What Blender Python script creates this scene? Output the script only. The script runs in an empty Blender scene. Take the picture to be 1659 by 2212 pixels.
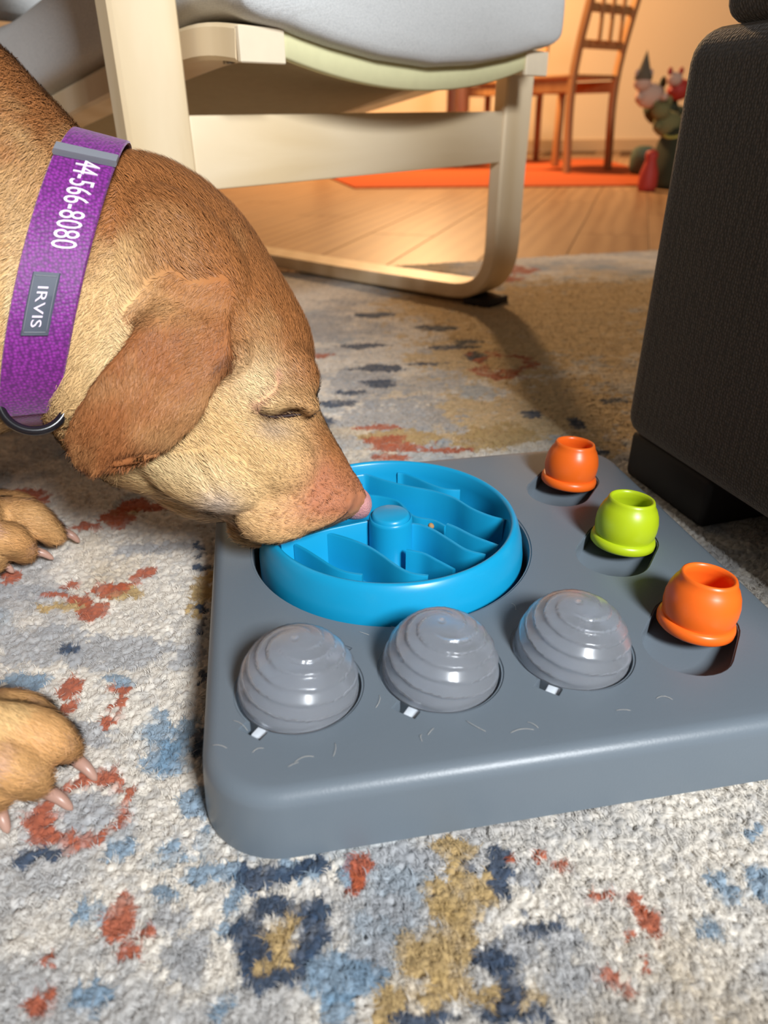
import bpy, bmesh, math, random
import numpy as np
from mathutils import Vector, Matrix, noise as mnoise
from mathutils.bvhtree import BVHTree

random.seed(7)
rng = np.random.default_rng(11)
S = bpy.context.scene
COL = S.collection

# ------------------------------------------------------------------ camera
F, CX, CY, CAM_H = 1534.0, 829.5, 1106.0, 0.30          # focal length in pixels of the 1659x2212 frame
PITCH, ROLL = math.radians(29.456), math.radians(-0.619)
fwd = np.array([0, math.cos(PITCH), -math.sin(PITCH)])
_r = np.array([1.0, 0, 0]); _u = np.cross(_r, fwd)
RT = math.cos(ROLL) * _r + math.sin(ROLL) * _u
UP = -math.sin(ROLL) * _r + math.cos(ROLL) * _u
DN = -UP
CAM = np.array([0, 0, CAM_H])
cd = bpy.data.cameras.new('camera')
cam = bpy.data.objects.new('camera', cd); COL.objects.link(cam)
cd.sensor_fit = 'VERTICAL'; cd.sensor_height = 36.0; cd.sensor_width = 27.0
cd.lens = 36.0 * F / 2212.0
cd.clip_start = 0.01; cd.clip_end = 50
cd.dof.use_dof = True; cd.dof.focus_distance = 0.45; cd.dof.aperture_fstop = 7.0
m = Matrix.Identity(4)
for i in range(3):
    m[i][0] = RT[i]; m[i][1] = UP[i]; m[i][2] = -fwd[i]; m[i][3] = CAM[i]
cam.matrix_world = m
S.camera = cam

# ------------------------------------------------------------------ light and exposure
S.view_settings.view_transform = 'Standard'
S.view_settings.look = 'None'
S.view_settings.exposure = 0.0
S.view_settings.gamma = 1.0
S.view_settings.use_curve_mapping = False
w = bpy.data.worlds.new('world'); S.world = w; w.use_nodes = True
bg = w.node_tree.nodes['Background']; bg.inputs[0].default_value = (1.0, 0.86, 0.74, 1); bg.inputs[1].default_value = 0.10

def area_light(name, loc, target, sx, sy, power, color):
    l = bpy.data.lights.new(name, 'AREA'); l.shape = 'RECTANGLE'; l.size = sx; l.size_y = sy
    l.energy = power; l.color = color
    o = bpy.data.objects.new(name, l); COL.objects.link(o)
    o.location = loc
    o.rotation_euler = (Vector(target) - Vector(loc)).to_track_quat('-Z', 'Y').to_euler()
    return o
# daylight falling through the window behind the photographer, to the right
area_light('window_daylight', (0.87, -1.20, 1.42), (0.0, 0.45, 0.05), 0.40, 0.50, 84, (0.94, 0.975, 1.0))
# warm ceiling lamp of the dining corner
l = bpy.data.lights.new('dining_lamp_light', 'POINT'); l.energy = 310; l.color = (1.0, 0.62, 0.30); l.shadow_soft_size = 0.14
o = bpy.data.objects.new('dining_lamp_light', l); COL.objects.link(o); o.location = (0.25, 4.7, 1.75)

# ------------------------------------------------------------------ pixel helpers (photograph frame -> world)
def ray(x, y): return fwd + RT * (x - CX) / F + DN * (y - CY) / F
def at_z(x, y, z=0.0):
    d = ray(x, y); return CAM + d * ((z - CAM_H) / d[2])
def at_d(x, y, d): return CAM + ray(x, y) * d
def proj(P):
    q = np.asarray(P) - CAM; z = q @ fwd
    return np.stack([CX + F * (q @ RT) / z, CY + F * (q @ DN) / z, z], -1)

# ------------------------------------------------------------------ generic helpers
def lin(r, g, b):
    def f(c):
        c /= 255.0
        return c / 12.92 if c <= 0.04045 else ((c + 0.055) / 1.055) ** 2.4
    return (f(r), f(g), f(b), 1.0)

def tag(o, label=None, cat=None, group=None, kind=None):
    if label: o['label'] = label
    if cat: o['category'] = cat
    if group: o['group'] = group
    if kind: o['kind'] = kind
    return o

def empty(name, loc=(0, 0, 0), label=None, cat=None, group=None):
    o = bpy.data.objects.new(name, None); COL.objects.link(o); o.location = loc
    o.empty_display_size = 0.02
    return tag(o, label, cat, group)

def link(name, me, mat=None, parent=None, smooth=True, angle=None):
    o = bpy.data.objects.new(name, me); COL.objects.link(o)
    if mat is not None and not me.materials: me.materials.append(mat)
    if smooth:
        me.polygons.foreach_set('use_smooth', [True] * len(me.polygons))
        if angle: me.set_sharp_from_angle(angle=math.radians(angle))
    if parent is not None:
        o.parent = parent
        o.matrix_parent_inverse = Matrix.Translation(parent.location).inverted() if parent.type == 'EMPTY' else Matrix.Identity(4)
    return o

def mesh(name, verts, faces):
    me = bpy.data.meshes.new(name); me.from_pydata([tuple(map(float, v)) for v in verts], [], faces); me.update(); return me

def np_mesh(name, V, T, col=None, attrs=None):
    me = bpy.data.meshes.new(name)
    n, k = T.shape
    me.vertices.add(len(V)); me.vertices.foreach_set('co', np.ascontiguousarray(V, dtype=np.float32).ravel())
    me.loops.add(n * k); me.loops.foreach_set('vertex_index', np.ascontiguousarray(T, dtype=np.int32).ravel())
    me.polygons.add(n); me.polygons.foreach_set('loop_start', np.arange(0, n * k, k, dtype=np.int32))
    me.polygons.foreach_set('loop_total', np.full(n, k, dtype=np.int32))
    me.update(calc_edges=True)
    if col is not None:
        a = me.attributes.new('Col', 'FLOAT_COLOR', 'POINT')
        c = np.ones((len(V), 4), dtype=np.float32); c[:, :3] = col
        a.data.foreach_set('color', c.ravel())
    for nm, arr in (attrs or {}).items():
        a = me.attributes.new(nm, 'FLOAT_VECTOR', 'POINT')
        a.data.foreach_set('vector', np.ascontiguousarray(arr, dtype=np.float32).ravel())
    return me

def bm_mesh(name, bm):
    bmesh.ops.recalc_face_normals(bm, faces=bm.faces)
    me = bpy.data.meshes.new(name); bm.to_mesh(me); bm.free(); return me

def rbox(name, size, bev=0.004, seg=3, center=(0, 0, 0)):
    bm = bmesh.new(); bmesh.ops.create_cube(bm, size=1.0)
    for v in bm.verts: v.co = Vector((v.co.x * size[0] + center[0], v.co.y * size[1] + center[1], v.co.z * size[2] + center[2]))
    if bev: bmesh.ops.bevel(bm, geom=bm.edges[:], offset=bev, segments=seg, affect='EDGES', profile=0.5)
    return bm_mesh(name, bm)

def lathe(name, prof, n=64, close=False):
    """prof = list of (r, z); r==0 ends become poles"""
    V, Fc = [], []
    rings = []
    for r, z in prof:
        if r <= 1e-7:
            rings.append([len(V)]); V.append((0, 0, z))
        else:
            s = len(V); rings.append(list(range(s, s + n)))
            V += [(r * math.cos(2 * math.pi * k / n), r * math.sin(2 * math.pi * k / n), z) for k in range(n)]
    prs = list(zip(rings[:-1], rings[1:])) + ([(rings[-1], rings[0])] if close else [])
    for a, b in prs:
        for k in range(n):
            k2 = (k + 1) % n
            if len(a) == 1 and len(b) == 1: continue
            if len(a) == 1: Fc.append((a[0], b[k2], b[k]))
            elif len(b) == 1: Fc.append((a[k], a[k2], b[0]))
            else: Fc.append((a[k], a[k2], b[k2], b[k]))
    bm = bmesh.new()
    bv = [bm.verts.new(v) for v in V]
    for f in Fc:
        try: bm.faces.new([bv[i] for i in f])
        except ValueError: pass
    return bm_mesh(name, bm)

def loft(name, rings, cap=True, closed=False):
    """rings: list of equal-length lists of points"""
    n = len(rings[0]); V = [p for r in rings for p in r]; Fc = []
    m_ = len(rings)
    for i in range(m_ if closed else m_ - 1):
        j = (i + 1) % m_
        for k in range(n):
            k2 = (k + 1) % n
            Fc.append((i * n + k, i * n + k2, j * n + k2, j * n + k))
    if cap and not closed:
        Fc.append(tuple(range(n))); Fc.append(tuple(range((m_ - 1) * n, m_ * n)))
    me = mesh(name, V, Fc)
    bm = bmesh.new(); bm.from_mesh(me); bpy.data.meshes.remove(me)
    return bm_mesh(name, bm)

def catmull(pts, n):
    P = np.asarray(pts, float); m_ = len(P)
    Q = np.vstack([2 * P[0] - P[1], P, 2 * P[-1] - P[-2]])
    out = []
    for t in np.linspace(0, m_ - 1, n):
        i = min(int(t), m_ - 2); u = t - i
        a, b, c, d = Q[i], Q[i + 1], Q[i + 2], Q[i + 3]
        out.append(0.5 * (2 * b + (c - a) * u + (2 * a - 5 * b + 4 * c - d) * u * u + (3 * b - a - 3 * c + d) * u ** 3))
    return np.array(out)

def sweep(name, path, radius, n=10, cap=True):
    P = np.asarray(path, float); rings = []
    T = np.gradient(P, axis=0); T /= np.linalg.norm(T, axis=1)[:, None] + 1e-12
    ref = np.array([0, 0, 1.0]) if abs(T[0][2]) < 0.9 else np.array([1.0, 0, 0])
    for i, p in enumerate(P):
        u = np.cross(ref, T[i]); u /= np.linalg.norm(u) + 1e-12
        v = np.cross(T[i], u); ref = v
        r = radius[i] if hasattr(radius, '__len__') else radius
        rings.append([p + r * (math.cos(a) * u + math.sin(a) * v) for a in np.linspace(0, 2 * math.pi, n, endpoint=False)])
        ref = v
    return loft(name, rings, cap)

def ribbon_solid(name, path, side, up_fn, width, thick):
    """box section swept along path; side = unit width direction, thickness along the in-plane normal"""
    P = np.asarray(path, float); side = np.asarray(side, float)
    T = np.gradient(P, axis=0); T /= np.linalg.norm(T, axis=1)[:, None]
    rings = []; e = min(0.0035, thick * 0.2)
    for p, t in zip(P, T):
        nrm = np.cross(side, t); nrm /= np.linalg.norm(nrm)
        hw, ht = width / 2, thick / 2
        pr = [(-hw + e, -ht), (hw - e, -ht), (hw, -ht + e), (hw, ht - e), (hw - e, ht), (-hw + e, ht), (-hw, ht - e), (-hw, -ht + e)]
        rings.append([p + side * a + nrm * b for a, b in pr])
    return loft(name, rings)

# ------------------------------------------------------------------ numpy noise
_perm = rng.permutation(512).astype(np.int64)
def _h(ix, iy, iz):
    return _perm[(_perm[(_perm[ix & 511] + iy) & 511] + iz) & 511] / 511.0
def vnoise(x, y, z=0.0):
    x, y, z = np.broadcast_arrays(np.asarray(x, float), np.asarray(y, float), np.asarray(z, float))
    ix, iy, iz = np.floor(x).astype(np.int64), np.floor(y).astype(np.int64), np.floor(z).astype(np.int64)
    fx, fy, fz = x - ix, y - iy, z - iz
    s = lambda t: t * t * (3 - 2 * t)
    fx, fy, fz = s(fx), s(fy), s(fz)
    r = 0
    for a in (0, 1):
        for b in (0, 1):
            for c in (0, 1):
                wgt = (fx if a else 1 - fx) * (fy if b else 1 - fy) * (fz if c else 1 - fz)
                r = r + wgt * _h(ix + a, iy + b, iz + c)
    return r
def fbm(x, y, z=0.0, oct=4, gain=0.5):
    s, a, t = 0.0, 1.0, 0.0
    for k in range(oct):
        s = s + a * vnoise(x * 2 ** k + 17.3 * k, y * 2 ** k + 5.1 * k, np.asarray(z) * 2 ** k + 3.7 * k); t += a; a *= gain
    return s / t

# ------------------------------------------------------------------ materials
def mat(name, color, rough=0.5, spec=0.5, noise=0.0, nscale=20.0, bump=0.0, bscale=200.0, sheen=0.0, trans=0.0, ior=1.45, coat=0.0, sss=0.0):
    mt = bpy.data.materials.new(name); mt.use_nodes = True
    nt = mt.node_tree; b = nt.nodes['Principled BSDF']
    b.inputs['Base Color'].default_value = color; b.inputs['Roughness'].default_value = rough
    b.inputs['Specular IOR Level'].default_value = spec
    b.inputs['Sheen Weight'].default_value = sheen; b.inputs['Transmission Weight'].default_value = trans
    b.inputs['IOR'].default_value = ior; b.inputs['Coat Weight'].default_value = coat
    if sss: b.inputs['Subsurface Weight'].default_value = sss; b.inputs['Subsurface Scale'].default_value = 0.004
    tc = nt.nodes.new('ShaderNodeTexCoord')
    if noise:
        n = nt.nodes.new('ShaderNodeTexNoise'); n.inputs['Scale'].default_value = nscale; n.inputs['Detail'].default_value = 5
        nt.links.new(tc.outputs['Object'], n.inputs['Vector'])
        mx = nt.nodes.new('ShaderNodeMix'); mx.data_type = 'RGBA'
        mx.inputs[6].default_value = tuple(c * (1 - noise) for c in color[:3]) + (1,)
        mx.inputs[7].default_value = tuple(min(1, c * (1 + noise)) for c in color[:3]) + (1,)
        nt.links.new(n.outputs['Fac'], mx.inputs[0]); nt.links.new(mx.outputs[2], b.inputs['Base Color'])
    if bump:
        n = nt.nodes.new('ShaderNodeTexNoise'); n.inputs['Scale'].default_value = bscale; n.inputs['Detail'].default_value = 3
        nt.links.new(tc.outputs['Object'], n.inputs['Vector'])
        bp = nt.nodes.new('ShaderNodeBump'); bp.inputs['Strength'].default_value = bump; bp.inputs['Distance'].default_value = 0.002
        nt.links.new(n.outputs['Fac'], bp.inputs['Height']); nt.links.new(bp.outputs[0], b.inputs['Normal'])
    return mt

def wood_mat(name, c1, c2, axis_scale, rough=0.45, strength=6.0, rz=0.0):
    mt = bpy.data.materials.new(name); mt.use_nodes = True
    nt = mt.node_tree; b = nt.nodes['Principled BSDF']; b.inputs['Roughness'].default_value = rough
    tc = nt.nodes.new('ShaderNodeTexCoord'); mp = nt.nodes.new('ShaderNodeMapping')
    mp.inputs['Scale'].default_value = axis_scale
    r0 = nt.nodes.new('ShaderNodeVectorRotate'); r0.rotation_type = 'Z_AXIS'; r0.inputs['Angle'].default_value = rz
    nt.links.new(tc.outputs['Object'], r0.inputs['Vector']); nt.links.new(r0.outputs[0], mp.inputs['Vector'])
    n = nt.nodes.new('ShaderNodeTexNoise'); n.inputs['Scale'].default_value = strength; n.inputs['Detail'].default_value = 6; n.inputs['Distortion'].default_value = 1.2
    nt.links.new(mp.outputs[0], n.inputs['Vector'])
    wv = nt.nodes.new('ShaderNodeTexWave'); wv.inputs['Scale'].default_value = strength * .35; wv.inputs['Distortion'].default_value = 5; wv.inputs['Detail'].default_value = 2
    nt.links.new(mp.outputs[0], wv.inputs['Vector'])
    ad = nt.nodes.new('ShaderNodeMix'); ad.data_type = 'FLOAT'; ad.inputs[0].default_value = 0.35
    nt.links.new(n.outputs['Fac'], ad.inputs[2]); nt.links.new(wv.outputs['Fac'], ad.inputs[3])
    rp = nt.nodes.new('ShaderNodeValToRGB'); rp.color_ramp.elements[0].color = c2; rp.color_ramp.elements[1].color = c1
    rp.color_ramp.elements[0].position = 0.25; rp.color_ramp.elements[1].position = 0.7
    nt.links.new(ad.outputs[0], rp.inputs[0]); nt.links.new(rp.outputs[0], b.inputs['Base Color'])
    return mt

def attr_mat(name, rough=0.7, spec=0.3, sheen=0.0, use_normal=False):
    mt = bpy.data.materials.new(name); mt.use_nodes = True
    nt = mt.node_tree; b = nt.nodes['Principled BSDF']
    b.inputs['Roughness'].default_value = rough; b.inputs['Specular IOR Level'].default_value = spec; b.inputs['Sheen Weight'].default_value = sheen
    a = nt.nodes.new('ShaderNodeAttribute'); a.attribute_name = 'Col'
    nt.links.new(a.outputs['Color'], b.inputs['Base Color'])
    if use_normal:
        n = nt.nodes.new('ShaderNodeAttribute'); n.attribute_name = 'snrm'
        nt.links.new(n.outputs['Vector'], b.inputs['Normal'])
    return mt

def weave_mat(name, c1, c2, scale, rough=0.8, bump=0.6, sheen=0.2, dist=0.0008):
    """woven cloth: two crossed wave bands drive colour and relief"""
    mt = bpy.data.materials.new(name); mt.use_nodes = True
    nt = mt.node_tree; b = nt.nodes['Principled BSDF']; b.inputs['Roughness'].default_value = rough
    b.inputs['Sheen Weight'].default_value = sheen
    tc = nt.nodes.new('ShaderNodeTexCoord')
    vor = nt.nodes.new('ShaderNodeTexVoronoi'); vor.inputs['Scale'].default_value = scale; vor.inputs['Randomness'].default_value = 0.55
    nt.links.new(tc.outputs['Object'], vor.inputs['Vector'])
    rp = nt.nodes.new('ShaderNodeValToRGB'); rp.color_ramp.elements[0].color = c1; rp.color_ramp.elements[1].color = c2
    rp.color_ramp.elements[0].position = 0.1; rp.color_ramp.elements[1].position = 0.7
    nt.links.new(vor.outputs['Distance'], rp.inputs[0]); nt.links.new(rp.outputs[0], b.inputs['Base Color'])
    bp = nt.nodes.new('ShaderNodeBump'); bp.inputs['Strength'].default_value = bump; bp.inputs['Distance'].default_value = dist; bp.invert = True
    nt.links.new(vor.outputs['Distance'], bp.inputs['Height']); nt.links.new(bp.outputs[0], b.inputs['Normal'])
    return mt

M = {}
M['tray'] = mat('grey_plastic', lin(106, 116, 125), 0.37, 0.5, noise=0.03, nscale=30, bump=0.05, bscale=900)
M['blue'] = mat('blue_plastic', lin(20, 150, 196), 0.30, 0.5)
M['orange'] = mat('orange_plastic', lin(246, 108, 32), 0.33, 0.5)
M['lime'] = mat('lime_plastic', lin(176, 196, 28), 0.33, 0.5)
M['frost'] = mat('frosted_plastic', (0.88, 0.91, 0.97, 1), 0.21, 0.8, trans=0.87, ior=1.36)
M['tabwhite'] = mat('white_tab_plastic', lin(215, 222, 230), 0.3)
M['birch'] = wood_mat('birch_veneer', lin(242, 222, 188), lin(226, 202, 162), (6, 6, 1.0), 0.42, 3.0)
M['birch_rail'] = wood_mat('birch_rail_veneer', lin(240, 220, 186), lin(226, 202, 162), (1.0, 5, 7), 0.42, 3.0, -0.833)
M['birch_end'] = mat('birch_end_grain', lin(244, 228, 200), 0.55, noise=0.05, nscale=60)
M['pine'] = wood_mat('dining_wood', lin(190, 140, 85), lin(165, 112, 62), (8, 8, 1), 0.5, 3.0)
M['cushion'] = weave_mat('grey_linen', lin(228, 229, 228), lin(198, 200, 200), 700, 0.9, 0.3)
M['sling'] = mat('shaded_sling_fabric', lin(176, 160, 128), 0.85, 0.2, noise=0.08, nscale=80)  # brown is the shade under the seat, put into the fabric colour
M['hem'] = mat('pale_hem_fabric', lin(226, 222, 176), 0.8, 0.2, noise=0.06, nscale=90)
M['sofa'] = weave_mat('dark_sofa_fabric', lin(72, 62, 51), lin(36, 31, 27), 420, 0.75, 0.9, 0.25)
M['black'] = mat('black_wood', lin(24, 20, 20), 0.6)
M['metal'] = mat('bolt_metal', lin(150, 140, 125), 0.3); M['metal'].node_tree.nodes['Principled BSDF'].inputs['Metallic'].default_value = 1
M['wall'] = mat('peach_wall_paint', lin(240, 214, 178), 0.9, 0.2, noise=0.02, nscale=3)
M['skirting'] = mat('skirting_paint', lin(205, 170, 130), 0.6)
M['floor_gap'] = mat('floor_joint', lin(110, 78, 48), 0.8)
M['mat_orange'] = mat('orange_felt', lin(192, 92, 50), 0.9, 0.1, noise=0.05, nscale=40)
M['purple'] = weave_mat('purple_webbing', lin(150, 40, 158), lin(92, 16, 102), 560, 0.55, 0.5, 0.3, 0.0005)
M['patch'] = mat('grey_patch', lin(84, 90, 102), 0.6, noise=0.08, nscale=300)
M['slider'] = mat('grey_slider_metal', lin(130, 132, 140), 0.4)
M['white_thread'] = mat('white_thread', lin(236, 220, 240), 0.7)
M['ring'] = mat('black_ring', lin(28, 26, 30), 0.25)
M['nose'] = mat('pink_nose', lin(206, 146, 142), 0.38, 0.5, noise=0.12, nscale=250, bump=0.5, bscale=900, sss=0.1)
M['dark'] = mat('dark_skin', lin(46, 26, 20), 0.5)
M['claw'] = mat('claw_horn', lin(176, 138, 122), 0.35, 0.5, noise=0.12, nscale=120)
M['fur'] = attr_mat('dog_coat', 0.75, 0.2)
M['strand'] = attr_mat('dog_hair', 0.55, 0.35, 0.0, True)
M['rug'] = attr_mat('rug_wool', 0.9, 0.15, 0.15)
M['kibble'] = mat('kibble', lin(170, 130, 85), 0.8)
M['shed'] = mat('shed_hair', lin(225, 215, 200), 0.5)
# ------------------------------------------------------------------ setting: wall, floor, skirting
FLOOR_Z = -0.010
fl = link('floor', rbox('floor', (7.0, 8.6, 0.02), 0, 1, (0.3, 2.4, FLOOR_Z - 0.012)), M['floor_gap'], smooth=False); tag(fl, kind='structure')
M['planks'] = []
for k in range(4):
    f_ = (0.93, 1.0, 1.05, 0.98)[k]
    M['planks'].append(wood_mat('laminate_%d' % k, tuple(c * f_ for c in lin(176, 134, 92)[:3]) + (1,), tuple(c * f_ for c in lin(150, 108, 70)[:3]) + (1,), (7, 0.8, 1), 0.38, 2.5))
pm = []
for k in range(4):
    me = rbox('plank', (0.192, 1.28, 0.006), 0.0015, 1); me.materials.append(M['planks'][k]); pm.append(me)
th = math.radians(18); ca, sa = math.cos(th), math.sin(th)
for i in range(-17, 24):
    for j in range(-5, 7):
        lx, ly = (i + .5) * 0.1935, (j + .5 + (i * 0.37) % 1) * 1.282
        X = 0.3 + lx * ca + ly * sa; Y = 2.6 - lx * sa + ly * ca
        if not (-2.3 < X < 2.9 and 0.6 < Y < 6.15): continue
        o = link('plank', pm[(i * 7 + j * 3) % 4], None, None, smooth=False)
        o.location = (X, Y, FLOOR_Z - 0.004); o.rotation_euler = (0, 0, -th); o.parent = fl
wb = link('wall_back', rbox('wall_back', (7.0, 0.12, 2.7), 0, 1, (0.3, 6.66, 1.34)), M['wall'], smooth=False); tag(wb, kind='structure')
bb = link('baseboard_back', rbox('baseboard_back', (7.0, 0.02, 0.09), 0.004, 2, (0.3, 6.59, 0.035)), M['skirting'], smooth=False); tag(bb, kind='structure')

# ------------------------------------------------------------------ rug: tessellated pile with tufts, colours woven in by patch, warm light painted in tan
RUST, GOLD, NAVY, BLUE, GREY = lin(166, 84, 54), lin(176, 148, 98), lin(52, 68, 90), lin(106, 136, 160), lin(158, 159, 162)
CREAM = lin(214, 206, 194); TAN = lin(196, 172, 132)
patches = []   # (cx, cy, ax, ay, colour, ring)
def pt(c, lst, ring=0.0):
    for (x, y, rx, ry) in lst:
        p = at_z(x, y); a = at_z(x + rx, y); b = at_z(x, y - ry); b2 = at_z(x, y + ry)
        patches.append((p[0], (b[1] + b2[1]) / 2, abs(a[0] - p[0]), (b[1] - b2[1]) / 2, np.array(c[:3]), ring))
pt(TAN, [(1180, 700, 260, 90), (1330, 640, 180, 40), (940, 650, 110, 32), (1220, 890, 190, 70), (1050, 770, 150, 40), (1000, 900, 90, 40)])  # broad tan areas paint the warm lamplight into the wool colour
pt(GREY, [(840, 1960, 60, 40), (800, 2070, 45, 50), (1220, 2080, 80, 60), (400, 2080, 60, 60), (590, 1960, 45, 30), (250, 1410, 150, 34), (90, 1390, 120, 40), (60, 1275, 90, 16), (330, 1985, 60, 30), (880, 1850, 60, 25), (1150, 1890, 40, 40), (180, 1590, 60, 25), (780, 830, 80, 40), (860, 900, 130, 40), (700, 700, 60, 30), (330, 1180, 90, 14), (1120, 2060, 60, 60), (190, 1740, 45, 30)])
pt(GOLD, [(970, 1830, 50, 22), (985, 1862, 22, 25), (1000, 1930, 85, 42), (980, 1985, 50, 35), (940, 2070, 110, 55), (990, 2140, 130, 55), (850, 2170, 40, 45), (600, 2040, 52, 40), (150, 1307, 55, 10), (275, 1278, 42, 11), (620, 2000, 26, 24), (430, 1290, 24, 60), (260, 1110, 40, 16), (860, 940, 80, 16), (1060, 940, 90, 24)])
pt(BLUE, [(340, 1620, 50, 40), (385, 1600, 38, 50), (425, 1735, 36, 40), (262, 1815, 42, 40), (350, 1835, 42, 28), (350, 1925, 52, 18), (190, 1978, 38, 28), (730, 2110, 60, 60), (450, 1885, 50, 28), (720, 2175, 50, 40), (1560, 1915, 46, 55), (1640, 1905, 34, 40), (1540, 2000, 32, 28), (70, 1470, 60, 16), (330, 1570, 30, 28), (205, 2150, 40, 26), (480, 2170, 36, 24), (770, 1900, 22, 50), (440, 1800, 30, 40), (640, 1880, 60, 26), (500, 1960, 20, 60), (1640, 1790, 20, 14), (700, 1960, 20, 14), (250, 1465, 40, 12)])
pt(NAVY, [(600, 2035, 92, 78)], 0.62)
pt(NAVY, [(1085, 1885, 22, 52), (1055, 2050, 38, 22), (1175, 2005, 52, 16), (1105, 2110, 34, 60), (1140, 1962, 20, 8), (930, 2190, 48, 24), (1130, 2190, 90, 22), (690, 1985, 24, 58), (545, 2055, 22, 50), (600, 1890, 80, 26), (85, 1842, 40, 14), (40, 1862, 20, 8), (1010, 1858, 16, 12), (690, 1870, 40, 16), (150, 1395, 16, 8), (430, 1180, 10, 22), (438, 1220, 24, 6), (428, 1310, 12, 20), (436, 1345, 12, 16), (440, 1460, 12, 28), (430, 1600, 16, 40), (440, 1640, 14, 40)])
pt(NAVY, [(720, 870, 46, 6), (818, 825, 32, 8), (760, 845, 30, 5), (820, 793, 74, 6), (910, 783, 46, 4), (780, 745, 44, 5), (990, 748, 56, 4), (820, 678, 40, 5), (1010, 735, 30, 5), (1150, 888, 28, 8), (1245, 910, 14, 12), (1292, 975, 28, 6), (1330, 862, 40, 4), (690, 900, 30, 20), (1030, 770, 20, 10), (950, 705, 50, 6)])
pt(RUST, [(1085, 785, 62, 24)], 0.66)
pt(RUST, [(190, 1742, 86, 66)], 0.66)
pt(RUST, [(45, 1062, 40, 10), (75, 1075, 40, 9), (255, 1118, 42, 24), (185, 1135, 34, 10), (290, 1088, 26, 12), (205, 1316, 24, 14), (245, 1270, 34, 14), (262, 1262, 40, 8), (120, 1282, 38, 7), (165, 1292, 28, 9), (305, 1240, 20, 16), (150, 1258, 16, 8), (143, 1490, 22, 26), (140, 1525, 14, 16), (264, 1482, 28, 12), (260, 1515, 27, 18), (243, 1552, 18, 20), (262, 1940, 34, 18), (255, 1980, 22, 40), (280, 2062, 22, 22), (305, 2010, 16, 12), (103, 2075, 20, 20), (75, 2170, 28, 20), (92, 2145, 14, 20), (780, 1870, 18, 40), (770, 1915, 22, 26), (752, 1945, 12, 12), (1160, 1836, 22, 10), (1210, 1866, 26, 10), (1095, 1855, 11, 10), (1310, 1928, 36, 12), (1372, 1945, 46, 16), (1405, 1975, 20, 32), (1385, 2020, 14, 20), (1318, 2112, 36, 28), (1352, 2132, 18, 12), (1382, 2070, 10, 18), (880, 960, 70, 10), (950, 970, 60, 6), (830, 948, 50, 10), (805, 920, 46, 6), (850, 985, 40, 8), (1120, 580, 36, 8), (1100, 600, 30, 6), (690, 765, 20, 5), (920, 590, 40, 6), (20, 1240, 20, 10), (380, 1090, 60, 9)])

def rug_colour(x, y):
    # jagged woven edges
    wx = x + 0.010 * (fbm(x * 70, y * 70, 1.0, 3) - 0.5) + 0.004 * (vnoise(x * 330, y * 330, 7.0) - 0.5)
    wy = y + 0.010 * (fbm(x * 70, y * 70, 5.0, 3) - 0.5) + 0.004 * (vnoise(x * 330, y * 330, 9.0) - 0.5)
    c = np.tile(np.array(CREAM[:3]), (len(x), 1))
    def mixin(c, colr, a): return c * (1 - a[:, None]) + np.array(colr[:3]) * a[:, None]
    st = lambda v, a, b: np.clip((v - a) / (b - a), 0, 1)
    c = mixin(c, GREY, 0.65 * st(fbm(wx * 14, wy * 22, 2.0, 4), 0.53, 0.64))
    c = mixin(c, TAN, 0.5 * st(fbm(wx * 9, wy * 9, 12.0, 4), 0.58, 0.72))
    c = mixin(c, BLUE, 0.45 * st(fbm(wx * 18, wy * 18, 22.0, 4), 0.66, 0.72))
    sp_ = vnoise(x * 420, y * 420, 31.0)
    c = mixin(c, GREY, 0.38 * st(sp_ + 0.9 * (fbm(x * 20, y * 34, 41.0, 3) - 0.5), 0.55, 0.75))
    for cx, cy, ax, ay, colr, ring in patches:
        k = np.where((np.abs(wx - cx) < ax * 1.9 + .01) & (np.abs(wy - cy) < ay * 1.9 + .01))[0]
        if len(k) == 0: continue
        u, v = (wx[k] - cx) / ax, (wy[k] - cy) / ay
        nz = fbm(wx[k] * 45 + cx * 90, wy[k] * 45 + cy * 70, 3.0, 3) - 0.5
        nz2 = fbm(wx[k] * 160, wy[k] * 160, 8.0, 2) - 0.5
        d = np.sqrt(u * u + v * v) + 1.5 * nz + 0.7 * nz2
        a = st(d, 1.10, 1.00) 
        solid = colr[0] > colr[2] * 1.6 or colr.max() < 0.12      # gold, rust and navy are woven densely
        a = a * ((0.7 if solid else 0.25) + (0.3 if solid else 0.75) * st(fbm(wx[k] * 110, wy[k] * 110, 15.0, 2) + 0.25 * (1 - d), 0.36, 0.46))
        if colr[2] > colr[0] * 1.05 and not solid: a = a * 0.85
        if ring: a = a * st(np.sqrt(u * u + v * v) + 1.0 * nz + 0.5 * nz2, ring - 0.08, ring + 0.05)
        c[k] = mixin(c[k], colr, a * 0.94)
    return c

def tuft_height(x, y, cell):
    gx, gy = np.floor(x / cell).astype(np.int64), np.floor(y / cell).astype(np.int64)
    best = np.zeros_like(x); bx = np.zeros_like(x); by = np.zeros_like(x)
    for a in (-1, 0, 1):
        for b in (-1, 0, 1):
            jx = (gx + a + 0.15 + 0.7 * _h(gx + a, gy + b, np.int64(3))) * cell
            jy = (gy + b + 0.15 + 0.7 * _h(gx + a, gy + b, np.int64(91))) * cell
            rr = cell * (0.62 + 0.35 * _h(gx + a, gy + b, np.int64(44)))
            hh = np.sqrt(np.clip(1 - ((x - jx) ** 2 + (y - jy) ** 2) / rr ** 2, 0, 1)) * (0.65 + 0.35 * _h(gx + a, gy + b, np.int64(57)))
            k = hh > best
            best = np.where(k, hh, best); bx = np.where(k, jx, bx); by = np.where(k, jy, by)
    return best, np.where(best > 0, bx, x), np.where(best > 0, by, y)

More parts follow.
